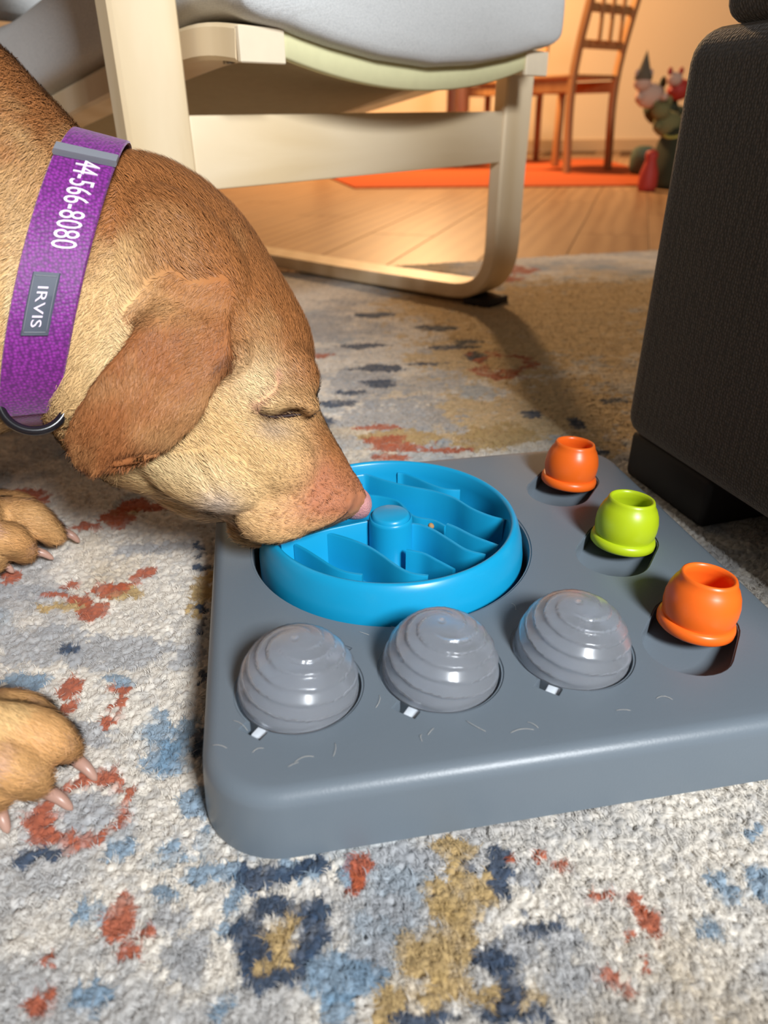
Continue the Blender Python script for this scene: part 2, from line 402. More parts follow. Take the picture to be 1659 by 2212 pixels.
def build_rug():
    st = 0.0026
    us = np.arange(-0.98, 0.98, st)                              # lateral slope
    ys = [0.02]
    while ys[-1] < 2.35: ys.append(ys[-1] + st * 1.15 * math.hypot(ys[-1], CAM_H))
    ys = np.array(ys)
    U, Y = np.meshgrid(us, ys); X = U * np.hypot(Y, CAM_H * 0.8)
    x, y = X.ravel(), Y.ravel()
    h1, bx, by = tuft_height(x, y, 0.0034)
    h2 = fbm(x * 60, y * 60, 0.0, 3)
    lf = fbm(x * 900, y * 900, 4.0, 2)
    z = -0.0060 + 0.0040 * h1 + 0.0020 * h2 + 0.0008 * lf
    far = 1.648 + 0.26 * x + 0.006 * (fbm(x * 40, x * 0, 1.0, 2) - .5)
    col = rug_colour(bx, by)
    tv = 0.84 + 0.3 * vnoise(bx * 300, by * 300, 2.0)
    col = col * tv[:, None]
    ny, nx = U.shape
    idx = np.arange(ny * nx).reshape(ny, nx)
    Q = np.stack([idx[:-1, :-1], idx[:-1, 1:], idx[1:, 1:], idx[1:, :-1]], -1).reshape(-1, 4)
    Q = Q[(y < far)[Q].all(1)]
    used = np.unique(Q); mp = np.full(len(x), -1); mp[used] = np.arange(len(used))
    me = np_mesh('area_rug', np.stack([x, y, z], -1)[used], mp[Q], col[used])
    o = link('area_rug', me, M['rug'])
    tag(o, 'cream woven pile rug with rust, gold and blue distressed patches', 'rug')
    # loose wool fibres standing out of the pile
    n = 150000
    uu = rng.uniform(-0.62, 0.62, n); yy = np.exp(rng.uniform(math.log(0.10), math.log(1.5), n))
    xx = uu * np.hypot(yy, CAM_H * .8); k = yy < 1.60 + 0.26 * xx; xx, yy = xx[k], yy[k]; n = len(xx)
    sc = 0.6 + 0.7 * np.hypot(yy, CAM_H)
    h, bx, by = tuft_height(xx, yy, 0.0034)
    c = rug_colour(bx, by) * rng.uniform(0.85, 1.12, (n, 1))
    ang = rng.uniform(0, 2 * np.pi, n); L = rng.uniform(0.0028, 0.0065, n) * sc; wd = 0.00022 * sc
    d = np.stack([np.cos(ang) * .7, np.sin(ang) * .7, rng.uniform(0.25, 0.8, n)], -1); d /= np.linalg.norm(d, axis=1)[:, None]
    s = np.stack([-np.sin(ang), np.cos(ang), np.zeros(n)], -1)
    b = np.stack([xx, yy, -0.0045 + 0.003 * h], -1)
    mid = b + d * (L * .55)[:, None]; tip = mid + (d * .8 + np.stack([np.cos(ang + .8), np.sin(ang + .8), -0.3 + 0 * ang], -1) * .6) * (L * .45)[:, None]
    V = np.stack([b - s * wd[:, None], b + s * wd[:, None], mid - s * wd[:, None] * .8, mid + s * wd[:, None] * .8, tip], 1).reshape(-1, 3)
    i0 = np.arange(n) * 5
    T = np.concatenate([np.stack([i0, i0 + 1, i0 + 3], -1), np.stack([i0, i0 + 3, i0 + 2], -1), np.stack([i0 + 2, i0 + 3, i0 + 4], -1)])
    f = link('pile_fibers', np_mesh('pile_fibers', V, T, np.repeat(c, 5, 0)), M['rug'], o); tag(f, kind='stuff')
build_rug()
# ------------------------------------------------------------------ puzzle tray
TYAW = 0.16954
TO = Vector((0.0002, 0.4612, 0.0))
TM = Matrix.Translation(TO) @ Matrix.Rotation(TYAW, 4, 'Z')
TZ = 0.0392
def tw(x, y, z): return TM @ Vector((x, y, z))
BOWL = (-0.0023, -0.0386)
DOMES = [(-0.0757, -0.1725), (0.0, -0.1725), (0.0757, -0.1705)]
CUPS = [(0.1560, 0.0255), (0.1560, -0.0690), (0.1555, -0.1620)]

def rrect(x0, x1, y0, y1, r, n=10):
    out = []
    for cx, cy, a0 in ((x1 - r, y1 - r, 0), (x0 + r, y1 - r, 90), (x0 + r, y0 + r, 180), (x1 - r, y0 + r, 270)):
        for k in range(n + 1):
            a = math.radians(a0 + 90.0 * k / n); out.append((cx + r * math.cos(a), cy + r * math.sin(a)))
    return out

def build_tray():
    x0, x1, y0, y1 = -0.1268, 0.2122, -0.2438, 0.0895
    rings = []
    lv = [(0.0, 0.0, 0.001)] + [(0.0, 0.0, 0.0)] * 0
    prof = [(0.0012, 0.000), (0.0, 0.0015), (0.0006, 0.012), (0.0016, 0.026)]
    R = 0.0085
    for k in range(9):
        a = math.radians(90.0 * k / 8)
        prof.append((0.0022 + R * (1 - math.cos(a)), TZ - R + R * math.sin(a)))
    prof.append((0.016, TZ))
    for ins, z in prof:
        rings.append([(px, py, z) for px, py in rrect(x0 + ins, x1 - ins, y0 + ins, y1 - ins, 0.040 - ins)])
    me = loft('tray_body', rings)
    ob = link('tray_body', me, M['tray'], smooth=False)
    cutters = []
    def cutter(me_, loc=(0, 0, 0)):
        c = bpy.data.objects.new('cut', me_); COL.objects.link(c); c.location = loc; cutters.append(c)
    # bowl recess
    cutter(lathe('c', [(0, 0), (0.0925, 0), (0.0945, 0.002), (0.0952, 0.0245), (0.0975, 0.028), (0.0975, 0.05), (0, 0.05)], 96), (BOWL[0], BOWL[1], TZ - 0.026))
    for dx, dy in DOMES:
        cutter(lathe('c', [(0, 0), (0.0325, 0), (0.0325, 0.0165), (0.0335, 0.018), (0.0335, 0.04), (0, 0.04)], 64), (dx, dy, TZ - 0.0175))
        for a in (228, 48):                                        # bayonet notches
            bm = bmesh.new(); bmesh.ops.create_cube(bm, size=1.0)
            for v in bm.verts: v.co = Vector((v.co.x * 0.010 + 0.0335, v.co.y * 0.012, v.co.z * 0.034))
            bmesh.ops.rotate(bm, verts=bm.verts, cent=(0, 0, 0), matrix=Matrix.Rotation(math.radians(a), 3, 'Z'))
            cutter(bm_mesh('c', bm), (dx, dy, TZ))
    for cx, cy in CUPS:                                            # ramped scoop beside each cup
        d = Vector((-0.0165, -0.0185)); dn = d.normalized(); pr = Vector((-dn.y, dn.x)); r = 0.0235
        out = []
        a0 = math.atan2(dn.y, dn.x)
        for k in range(17):
            a = a0 - math.pi / 2 + math.pi * k / 16
            out.append((d.x + r * math.cos(a), d.y + r * math.sin(a)))
        for k in range(17):
            a = a0 + math.pi / 2 + math.pi * k / 16
            out.append((r * .98 * math.cos(a), r * .98 * math.sin(a)))
        top = [(x, y, 0.02) for x, y in out]
        bot = []
        for x, y in out:
            s = (x * dn.x + y * dn.y + r) / (d.length + 2 * r)
            bot.append((x, y, -0.005 - 0.011 * min(1, max(0, s * 1.15))))
        cutter(loft('c', [bot, top]), (cx, cy, TZ))
    for c in cutters:
        md = ob.modifiers.new('b', 'BOOLEAN'); md.operation = 'DIFFERENCE'; md.object = c; md.solver = 'EXACT'
    bpy.context.view_layer.update()
    dg = bpy.context.evaluated_depsgraph_get()
    me2 = bpy.data.meshes.new_from_object(ob.evaluated_get(dg)); me2.name = 'tray_body'
    ob.modifiers.clear()
    for c in cutters: bpy.data.objects.remove(c)
    bpy.data.objects.remove(ob)
    bm = bmesh.new(); bm.from_mesh(me2)
    bmesh.ops.remove_doubles(bm, verts=bm.verts, dist=0.00005)
    ee = []
    for e in bm.edges:
        if len(e.link_faces) == 2 and e.calc_face_angle(0) > math.radians(40) and all(abs(v.co.z - TZ) < 0.0003 for v in e.verts): ee.append(e)
    try: bmesh.ops.bevel(bm, geom=ee, offset=0.0009, segments=2, affect='EDGES', clamp_overlap=True)
    except Exception: pass
    bm.to_mesh(me2); bm.free()
    me2.transform(TM)
    o = link('puzzle_tray', me2, M['tray'], angle=32)
    tag(o, 'square grey plastic dog puzzle tray with rounded corners lying on the rug', 'puzzle tray')
build_tray()

# ---- slow feeder bowl
bowl = empty('slow_feeder_bowl', tw(BOWL[0], BOWL[1], TZ - 0.026), 'round bright blue slow feeder bowl with wavy ridges and a centre post', 'bowl')
BM_ = TM @ Matrix.Translation((BOWL[0], BOWL[1], 0))
BI = np.array(BM_.inverted())
BZ = 0.0245                                                        # inner floor
prof = [(0, 0.0140), (0.080, 0.0140), (0.0895, 0.0165), (0.0912, 0.024), (0.0911, 0.036), (0.0898, 0.046), (0.0872, 0.0550), (0.0852, 0.0592), (0.0838, 0.0604), (0.0824, 0.0602), (0.0812, 0.0585), (0.0800, 0.050), (0.0785, 0.036), (0.0745, 0.0275), (0.068, BZ), (0, BZ)]
me = lathe('dish', prof, 128); me.transform(BM_); link('dish', me, M['blue'], bowl, angle=50)
prof = [(0.0158, BZ - .002), (0.0153, 0.030), (0.0150, 0.0555), (0.0147, 0.0575), (0.0140, 0.0580), (0.0134, 0.0574), (0.0131, 0.0584), (0.0124, 0.0600), (0.0112, 0.0605), (0, 0.0606)]
me = lathe('post', prof, 48); me.transform(BM_); link('post', me, M['blue'], bowl, angle=50)
def zp(x, y): return (540 + x / 2.676, 960 + y / 2.676)
FINS = [
    ([(560, 112), (680, 172), (800, 213), (930, 243), (1060, 268), (1180, 308), (1280, 368), (1390, 413), (1490, 437)], 0.0520),
    ([(855, 152), (950, 188), (1050, 232), (1130, 256), (1215, 262)], 0.0520),
    ([(560, 250), (670, 287), (760, 300), (860, 330), (940, 410), (1060, 437), (1130, 470)], 0.0430),
    ([(1140, 457), (1200, 482), (1300, 532), (1435, 583)], 0.0520),
    ([(890, 452), (980, 462), (1060, 492), (1150, 547), (1250, 607), (1360, 637)], 0.0520),
    ([(905, 607), (1000, 627), (1080, 667), (1180, 720)], 0.0430),
    ([(405, 502), (480, 517), (580, 547), (680, 587), (760, 637), (850, 702), (930, 742), (1030, 757)], 0.0520),
    ([(262, 575), (330, 612), (400, 657), (480, 707), (560, 737), (650, 752)], 0.0520),
    ([(720, 432), (560, 465), (420, 497), (260, 548), (175, 575)], 0.0545),
]
for pts, zt in FINS:
    P = []
    for x, y in pts:
        q = at_z(*zp(x, y), zt); l_ = BI @ np.array([q[0], q[1], q[2], 1.0]); P.append((l_[0], l_[1]))
    P = catmull(P, 28)
    rr = np.hypot(P[:, 0], P[:, 1]); P = P * np.minimum(1, 0.0795 / np.maximum(rr, 1e-6))[:, None]
    T = np.gradient(P, axis=0); T /= np.linalg.norm(T, axis=1)[:, None] + 1e-9
    Nn = np.stack([-T[:, 1], T[:, 0]], -1); rings = []
    for p, n_ in zip(P, Nn):
        sec = [(-0.0019, BZ - .004), (-0.0014, zt - 0.0008), (-0.0008, zt), (0.0008, zt), (0.0014, zt - 0.0008), (0.0019, BZ - .004)]
        rings.append([(p[0] + n_[0] * a, p[1] + n_[1] * a, z) for a, z in sec])
    me = loft('ridge', rings); me.transform(BM_); link('ridge', me, M['blue'], bowl, angle=50)
KL = ['small tan kibble crumb on the blue bowl floor beside the centre post', 'small tan kibble crumb behind the ridge right of the centre post']
for (x, y, z, r), lb in zip([(868, 1208, BZ + .0035, .0034), (931, 1136, 0.047, .0022)], KL):
    bm = bmesh.new(); bmesh.ops.create_icosphere(bm, subdivisions=2, radius=r)
    for v in bm.verts: v.co *= 1 + 0.25 * (mnoise.noise(v.co * 400) )
    me = bm_mesh('kibble_crumb', bm); q = at_z(x, y, z); me.transform(Matrix.Translation(q))
    tag(link('kibble_crumb', me, M['kibble']), lb, 'kibble', 'kibble crumbs in the blue bowl')

# ---- frosted domes
def dome_mesh():
    R, Hh, n, mr = 0.0312, 0.0335, 96, 60
    V, Fc = [], []
    for layer, (off, flip) in enumerate(((0.0, 0), (0.0016, 1))):
        base = len(V)
        for i in range(mr + 1):
            t = i / mr                                             # 0 at top .. 1 at the base
            for k in range(n):
                th_ = 2 * math.pi * k / n
                a = t * math.pi / 2
                r = (R - off) * math.sin(a) ** 0.92; z = (Hh - off) * math.cos(a) ** 0.95 if t < 1 else 0
                ph = (t * 6.6 - th_ / (2 * math.pi) * 4 + 0.2) % 1.0
                env = min(1, max(0, (t - 0.16) * 8)) * min(1, (1 - t) * 10)
                wob = (ph ** 1.6 - 0.4) * 0.0014 * env
                if t < 0.05 and layer == 0: wob = -0.0010 * (1 - (t / 0.05) ** 2) + (0.0006 if t > 0.025 else 0)
                rr = r + wob * math.sin(a); zz = z + wob * math.cos(a)
                V.append((rr * math.cos(th_), rr * math.sin(th_), zz))
        for i in range(mr):
            for k in range(n):
                a_, b_ = base + i * n + k, base + i * n + (k + 1) % n
                f = (a_, a_ + n, b_ + n, b_)
                Fc.append(f if not flip else f[::-1])
    s = (mr + 1) * n
    for k in range(n):
        k2 = (k + 1) % n; Fc.append((mr * n + k, s + mr * n + k, s + mr * n + k2, mr * n + k2))
    bm = bmesh.new(); bv = [bm.verts.new(v) for v in V]
    for f in Fc: bm.faces.new([bv[i] for i in f])
    bmesh.ops.remove_doubles(bm, verts=bm.verts, dist=0.00001)
    return bm_mesh('shell', bm)
dm = dome_mesh(); dm.materials.append(M['frost'])
tabm = rbox('tab', (0.006, 0.007, 0.003), 0.0006, 2, (0.0335, 0, -0.0035)); tabm.materials.append(M['tabwhite'])
DL = ['frosted clear ribbed dome at the left end of the row of three', 'frosted clear ribbed dome in the middle of the row of three', 'frosted clear ribbed dome nearest the front orange cup']
for (dx, dy), lb, rot in zip(DOMES, DL, (0, 14, 20)):
    root = empty('treat_dome', tw(dx, dy, TZ - 0.0175), lb, 'dome', 'frosted domes on the tray')
    s = link('shell', dm, None, None); s.parent = root; s.location = (0, 0, 0.0175 - 0.002); s.rotation_euler = (0, 0, TYAW + math.radians(rot))
    for a in (231, 51):
        t_ = link('tab', tabm, None, None); t_.parent = root; t_.location = (0, 0, 0.0175 - 0.001); t_.rotation_euler = (0, 0, TYAW + math.radians(a))

# ---- swivelling cups
cupm = lathe('cup_body', [(0.0150, 0.0020), (0.0190, 0.0020), (0.0200, 0.005), (0.0207, 0.010), (0.0206, 0.0150), (0.0195, 0.0202), (0.0176, 0.0246), (0.0161, 0.0266), (0.0157, 0.0285), (0.0150, 0.0302), (0.0141, 0.0306), (0.0132, 0.0300), (0.0127, 0.0280), (0.0136, 0.0240), (0.0165, 0.016), (0.0166, 0.008), (0.0140, 0.0050), (0, 0.0050), (0, 0.002)], 72)
flm = lathe('flange', [(0.015, -0.0040), (0.0205, -0.0040), (0.0216, -0.0028), (0.0218, -0.0002), (0.0212, 0.0022), (0.0198, 0.0030), (0.0150, 0.0030)], 72, close=True)
CL = ['small round-bellied orange plastic cup at the back corner by the sofa foot', 'lime green round-bellied plastic cup between two orange ones', 'round-bellied orange plastic cup at the front, beside the domes']
for (cx, cy), lb, mt in zip(CUPS, CL, ('orange', 'lime', 'orange')):
    root = empty('treat_cup', tw(cx, cy, TZ + 0.0012), lb, 'cup', 'swivelling cups on the tray')
    root.rotation_euler = (math.radians(-3), math.radians(5), TYAW)
    for nm, me0 in (('cup_body', cupm), ('flange', flm)):
        me = me0.copy(); me.materials.append(M[mt])
        c = link(nm, me, None, None, angle=60); c.parent = root

# ---- shed hairs on the tray
def hair_strand(pts, r=0.00016):
    P = [tw(x, y, TZ + 0.0004 + 0.0008 * math.sin(math.pi * k / (len(pts) - 1))) for k, (x, y) in enumerate(pts)]
    return sweep('shed_hair', catmull(P, 10), r, 4)
V, Fc = [], []
for k in range(34):
    x = random.uniform(-0.115, 0.12); y = random.choice([random.uniform(-0.225, -0.205), random.uniform(-0.14, -0.132), random.uniform(-0.2, -0.14)])
    if any(math.hypot(x - a, y - b) < 0.036 for a, b in DOMES) or math.hypot(x - BOWL[0], y - BOWL[1]) < 0.1: continue
    a = random.uniform(0, 6.28); L = random.uniform(0.004, 0.013); cur = random.uniform(-1.2, 1.2)
    pts = [(x, y)]
    for s in range(4):
        a += cur / 4; pts.append((pts[-1][0] + L / 4 * math.cos(a), pts[-1][1] + L / 4 * math.sin(a)))
    me = hair_strand(pts, 0.00007); b0 = len(V)
    V += [v.co.copy() for v in me.vertices]; Fc += [tuple(b0 + i for i in p.vertices) for p in me.polygons]
tag(link('shed_hairs', mesh('shed_hairs', V, Fc), M['shed']), 'fine pale dog hairs scattered over the grey tray', 'hair', kind='stuff')
# ------------------------------------------------------------------ bentwood armchair
CA = np.array([0.673, 0.740, 0.0]); CA /= np.linalg.norm(CA)       # left leg -> right leg
CB = np.array([-CA[1], CA[0], 0.0])                                # front -> back
PL = np.array([-0.191, 0.820, 0.0]); PW = 0.568                    # inner front corner of the left leg, clear width
def cp(a, b, z): return PL + CA * a + CB * b + np.array([0, 0, z])
arm = empty('armchair', cp(PW / 2, 0.2, FLOOR_Z), 'bentwood birch armchair with grey linen cushion standing half on the rug', 'armchair')
LW, LT = 0.073, 0.025
def side_path(a):
    zf = 0.0060 + LT / 2; R = 0.062
    pts = [cp(a, 0.72, zf - 0.004), cp(a, 0.35, zf - 0.004)]
    for k in range(7):
        t = math.radians(90 * k / 6); pts.append(cp(a, LT / 2 + R - R * math.sin(t), zf + R - R * math.cos(t)))
    pts += [cp(a, LT / 2, 0.2), cp(a, LT / 2 - .004, 0.4)]
    zt = 0.52; R = 0.05
    for k in range(6):
        t = math.radians(90 * k / 5); pts.append(cp(a, LT / 2 - .004 + R - R * math.cos(t), zt - R + R * math.sin(t)))
    pts += [cp(a, 0.35, 0.515), cp(a, 0.62, 0.50)]
    # resample evenly
    P = np.array(pts); d = np.r_[0, np.cumsum(np.linalg.norm(np.diff(P, axis=0), axis=1))]
    t = np.linspace(0, d[-1], 110)
    return np.stack([np.interp(t, d, P[:, i]) for i in range(3)], -1)
def smooth_path(P, it=3):
    P = P.copy()
    for _ in range(it): P[1:-1] = 0.25 * P[:-2] + 0.5 * P[1:-1] + 0.25 * P[2:]
    return P
for a in (-LW / 2, PW + LW / 2):
    fr_ = link('side_frame', ribbon_solid('side_frame', smooth_path(side_path(a)), CA, None, LW, LT), M['birch'], arm, angle=40)
    # dark wedge foot under the bend, and one at the back of the runner
    for b_ in (0.040, 0.68):
        me = rbox('foot_pad', (0.066, 0.055, 0.016), 0.004, 2); me.transform(Matrix.Translation(cp(a, b_, 0.003)) @ Matrix.Rotation(math.atan2(CA[1], CA[0]), 4, 'Z'))
        link('foot_pad', me, M['black'], fr_, angle=40)
CROT = Matrix.Rotation(math.atan2(CA[1], CA[0]), 4, 'Z')
def cbox(name, a0, a1, b0, b1, z0, z1, mt, bev=0.003):
    me = rbox(name, (a1 - a0, b1 - b0, z1 - z0), bev, 2); me.transform(Matrix.Translation(cp((a0 + a1) / 2, (b0 + b1) / 2, (z0 + z1) / 2)) @ CROT)
    return link(name, me, M[mt], arm, angle=40)
cbox('front_rail', 0.0, PW, 0.002, 0.024, 0.2275, 0.298, 'birch_rail')
cbox('back_rail', -0.0, PW, 0.56, 0.58, 0.43, 0.49, 'birch')
# seat rails, sloping back and then up into the backrest
def rail_z(b):
    return np.interp(b, [-0.085, -0.05, 0.0, 0.1, 0.25, 0.40, 0.50], [0.352, 0.359, 0.361, 0.346, 0.318, 0.290, 0.283])
bb_ = np.linspace(-0.068, 0.50, 40)
RW, RTt = 0.056, 0.030
for a in (0.012 + RW / 2, PW - 0.012 - RW / 2):
    P = [cp(a, b, rail_z(b)) for b in bb_] + [cp(a, b, z) for b, z in ((0.545, 0.31), (0.585, 0.37), (0.62, 0.46), (0.68, 0.62), (0.75, 0.80), (0.80, 0.95))]
    P = smooth_path(np.array(P), 4)
    rl_ = link('seat_rail', ribbon_solid('seat_rail', P, CA, None, RW, RTt), M['birch'], arm, angle=40)
    me = rbox('rail_end', (RW - .001, 0.006, RTt - .001), 0.001, 1); me.transform(Matrix.Translation(cp(a, -0.0715, rail_z(-.07))) @ CROT)
    link('rail_end', me, M['birch_end'], rl_, smooth=False)
    me = lathe('bolt', [(0, 0), (0.006, 0), (0.006, 0.003), (0.003, 0.004), (0, 0.004)], 16); me.transform(Matrix.Translation(cp(a, -0.02, rail_z(-.02) - RTt / 2 - .003)))
    link('bolt', me, M['metal'], rl_)
def sag(u): return -0.036 * 4 * u * (1 - u) * (0.55 + 0.45 * 1)
def sling_mesh():
    V, Fc = [], []
    na, nb = 33, 24
    A = np.linspace(0.068, PW - 0.068, na); B = np.linspace(-0.062, 0.46, nb)
    for th_ in (0.0, -0.004):
        for b in B:
            for a in A:
                u = (a - A[0]) / (A[-1] - A[0])
                V.append(cp(a, b, rail_z(b) + 0.004 + sag(u) * (0.75 + 0.5 * math.sin(math.pi * (b + .06) / .52)) + th_))
    n = na * nb
    for j in range(nb - 1):
        for i in range(na - 1):
            q = j * na + i
            Fc.append((q, q + 1, q + na + 1, q + na)); Fc.append((n + q, n + q + na, n + q + na + 1, n + q + 1))
    for j in range(nb - 1):
        for i in (0, na - 1):
            q = j * na + i; Fc.append((q, q + na, n + q + na, n + q))
    for i in range(na - 1):
        for j in (0, nb - 1):
            q = j * na + i; Fc.append((q, n + q, n + q + 1, q + 1))
    return mesh('sling', V, Fc)
sl_ = link('sling', sling_mesh(), M['sling'], arm)
P = [cp(0.062 + (PW - 0.124) * u, -0.066, rail_z(-.06) + 0.004 + sag(u) * 0.75) for u in np.linspace(0, 1, 40)]
hem = ribbon_solid('hem', np.array(P), np.array([0, 0, 1.0]), None, 0.027, 0.011)
link('hem', hem, M['hem'], sl_)
# cushion: thick pad following the sling
def cushion_mesh():
    rings = []
    A0, A1 = 0.004, PW - 0.006
    B = np.concatenate([np.linspace(-0.095, -0.06, 7), np.linspace(-0.04, 0.55, 22)])
    for b in B:
        f = min(1.0, max(0.0, (b + 0.095) / 0.05)); f = math.sqrt(max(0.0, 1 - (1 - f) ** 2))
        hgt = 0.050 * (0.50 + 0.50 * f)
        ring = []
        for k in range(40):
            t = 2 * math.pi * k / 40
            ex = 0.22
            cs, sn = math.cos(t), math.sin(t)
            xx = math.copysign(abs(cs) ** ex, cs); zz = math.copysign(abs(sn) ** 0.42, sn)
            u = (xx + 1) / 2; a = A0 + (A1 - A0) * u
            us = min(1, max(0, (a - .068) / (PW - .136)))
            zc = rail_z(max(b, -0.068)) + 0.064 - 0.012 * max(0, -(b + 0.05)) / 0.05
            puff = 0.020 * (4 * u * (1 - u)) ** 0.5 if zz > 0 else 0
            low = sag(us) * 0.9 - 0.0 if zz < 0 else 0
            ring.append(cp(a, b, zc + hgt * zz + puff * zz + low * abs(zz)))
        rings.append(ring)
    return loft('seat_cushion', rings)
cu = link('seat_cushion', cushion_mesh(), M['cushion'], arm)
sd = cu.modifiers.new('s', 'SUBSURF'); sd.levels = 1; sd.render_levels = 1
def backpad():
    rings = []
    for t in np.linspace(0, 1, 14):
        c = cp(PW / 2, 0.50 + 0.26 * t, 0.42 + 0.55 * t); hw = 0.28; th_ = 0.045 * (1 if 0 < t < 1 else 0.3)
        nn = CB * 0.9 + np.array([0, 0, -0.43])
        rings.append([c + CA * hw * math.copysign(abs(math.cos(q)) ** .35, math.cos(q)) - nn * th_ * math.copysign(abs(math.sin(q)) ** .6, math.sin(q)) for q in np.linspace(0, 2 * math.pi, 32, endpoint=False)])
    return loft('back_cushion', rings)
link('back_cushion', backpad(), M['cushion'], arm)

# ------------------------------------------------------------------ dark sofa at the right
SG = np.array([0.274, -0.962, 0]); SG /= np.linalg.norm(SG)         # along the visible face, towards the camera
SN = np.array([-SG[1], SG[0], 0])                                  # into the sofa (to the right)
SP = np.array([0.2185, 0.613, 0.0])                                 # far corner of the visible face
SROT = Matrix.Rotation(math.atan2(SG[1], SG[0]), 4, 'Z')
def sp(g, n, z): return SP + SG * g + SN * n + np.array([0, 0, z])
sofa = empty('sofa', sp(0.3, 0.4, 0), 'dark brown woven fabric sofa corner standing beside the tray', 'sofa')
def sbox(name, g0, g1, n0, n1, z0, z1, mt, bev, seg=5):
    me = rbox(name, (g1 - g0, n1 - n0, z1 - z0), bev, seg); me.transform(Matrix.Translation(sp((g0 + g1) / 2, (n0 + n1) / 2, (z0 + z1) / 2)) @ SROT)
    return link(name, me, M[mt], sofa, angle=60)
SLEN = 0.50
sbox('seat_base', 0.0, SLEN + 0.15, 0.0, 0.80, 0.038, 0.350, 'sofa', 0.022)
sbox('seat_cushion', 0.020, SLEN, 0.010, 0.80, 0.349, 0.50, 'sofa', 0.016)
sbox('shadow_backrest', SLEN - 0.01, SLEN + 0.15, 0.0, 0.80, 0.345, 0.76, 'sofa', 0.03)  # unseen backrest, added to throw a shadow over the rug behind the tray
sbox('foot', 0.010, 0.120, 0.008, 0.10, -0.002, 0.042, 'black', 0.005, 2)
sbox('foot', 0.010, 0.120, 0.68, 0.78, -0.002, 0.042, 'black', 0.005, 2)
for n_ in (0.008, 0.68): sbox('foot', 0.52, 0.63, n_, n_ + 0.095, -0.002, 0.042, 'black', 0.005, 2)
# ------------------------------------------------------------------ background: orange mat, dining chairs, table, toys
def flat_slab(name, corners, z0, z1, mt, **k):
    me = mesh(name, [(x, y, z0) for x, y in corners] + [(x, y, z1) for x, y in corners], [(3, 2, 1, 0), (4, 5, 6, 7), (0, 1, 5, 4), (1, 2, 6, 5), (2, 3, 7, 6), (3, 0, 4, 7)])
    return tag(link(name, me, M[mt], smooth=False), **k)
flat_slab('play_mat', [(-0.12, 3.58), (1.42, 3.55), (1.55, 5.55), (-0.62, 5.60)], FLOOR_Z - 0.001, FLOOR_Z + 0.006, 'mat_orange', label='flat orange floor mat under the dining chairs', cat='mat')

def dining_chair(loc, rz, label):
    root = empty('dining_chair', loc, label, 'chair', 'dining chairs in the background')
    root.rotation_euler = (0, 0, rz)
    W, Dp, SH, BH = 0.40, 0.40, 0.45, 0.92
    def part(name, me): 
        o = link(name, me, M['pine'], None, angle=40); o.parent = root; return o
    for sx in (-1, 1):
        P = [(sx * (W / 2 - .018), -Dp / 2 + 0.018 - 0.02, 0), (sx * (W / 2 - .018), -Dp / 2 + 0.018, SH), (sx * (W / 2 - .018), -Dp / 2 - 0.075, BH)]
        P = catmull(P, 14)
        part('back_post', ribbon_solid('back_post', P, np.array([1.0, 0, 0]), None, 0.034, 0.036))
        part('leg', rbox('leg', (0.036, 0.036, SH - .01), 0.004, 2, (sx * (W / 2 - .018), Dp / 2 - .018, (SH - .01) / 2)))
        part('side_apron', rbox('side_apron', (0.018, Dp - .07, 0.055), 0.003, 1, (sx * (W / 2 - .018), 0, SH - 0.045)))
    part('seat', rbox('seat', (W, Dp, 0.02), 0.006, 2, (0, 0.006, SH)))
    part('front_apron', rbox('front_apron', (W - .07, 0.018, 0.055), 0.003, 1, (0, Dp / 2 - .018, SH - .045)))
    for z, h in ((SH + .14, 0.04), (SH + .29, 0.04), (BH - .03, 0.06)):
        y = -Dp / 2 + .018 - 0.093 * ((z - SH) / (BH - SH)) ** 1.3
        part('back_rail', rbox('back_rail', (W - .06, 0.016, h), 0.003, 1, (0, y, z)))
    for k in (-1, 0, 1):
        part('slat', rbox('slat', (0.022, 0.012, 0.30), 0.002, 1, (k * 0.085, -Dp / 2 - .045, SH + .30)))
    return root
p = at_z(1237, 376, FLOOR_Z)
dining_chair((p[0] - 0.02, p[1] + 0.26, FLOOR_Z + 0.007), math.radians(38), 'ladder-back wooden dining chair on the orange mat, beside the toy heap')
dining_chair((0.80, 5.30, FLOOR_Z + 0.007), math.radians(150), 'wooden dining chair mostly hidden behind the armchair seat')
tb = empty('dining_table', (0.05, 5.05, FLOOR_Z + .007), 'wooden dining table whose legs show under the armchair seat', 'table')
me = rbox('table_top', (0.95, 0.75, 0.03), 0.004, 2, (0, 0, 0.735)); o = link('table_top', me, M['pine'], None, angle=40); o.parent = tb
for sx in (-1, 1):
    for sy in (-1, 1):
        o = link('leg', rbox('leg', (0.055, 0.055, 0.72), 0.004, 2, (sx * 0.42, sy * 0.32, 0.36)), M['pine'], None, angle=40); o.parent = tb

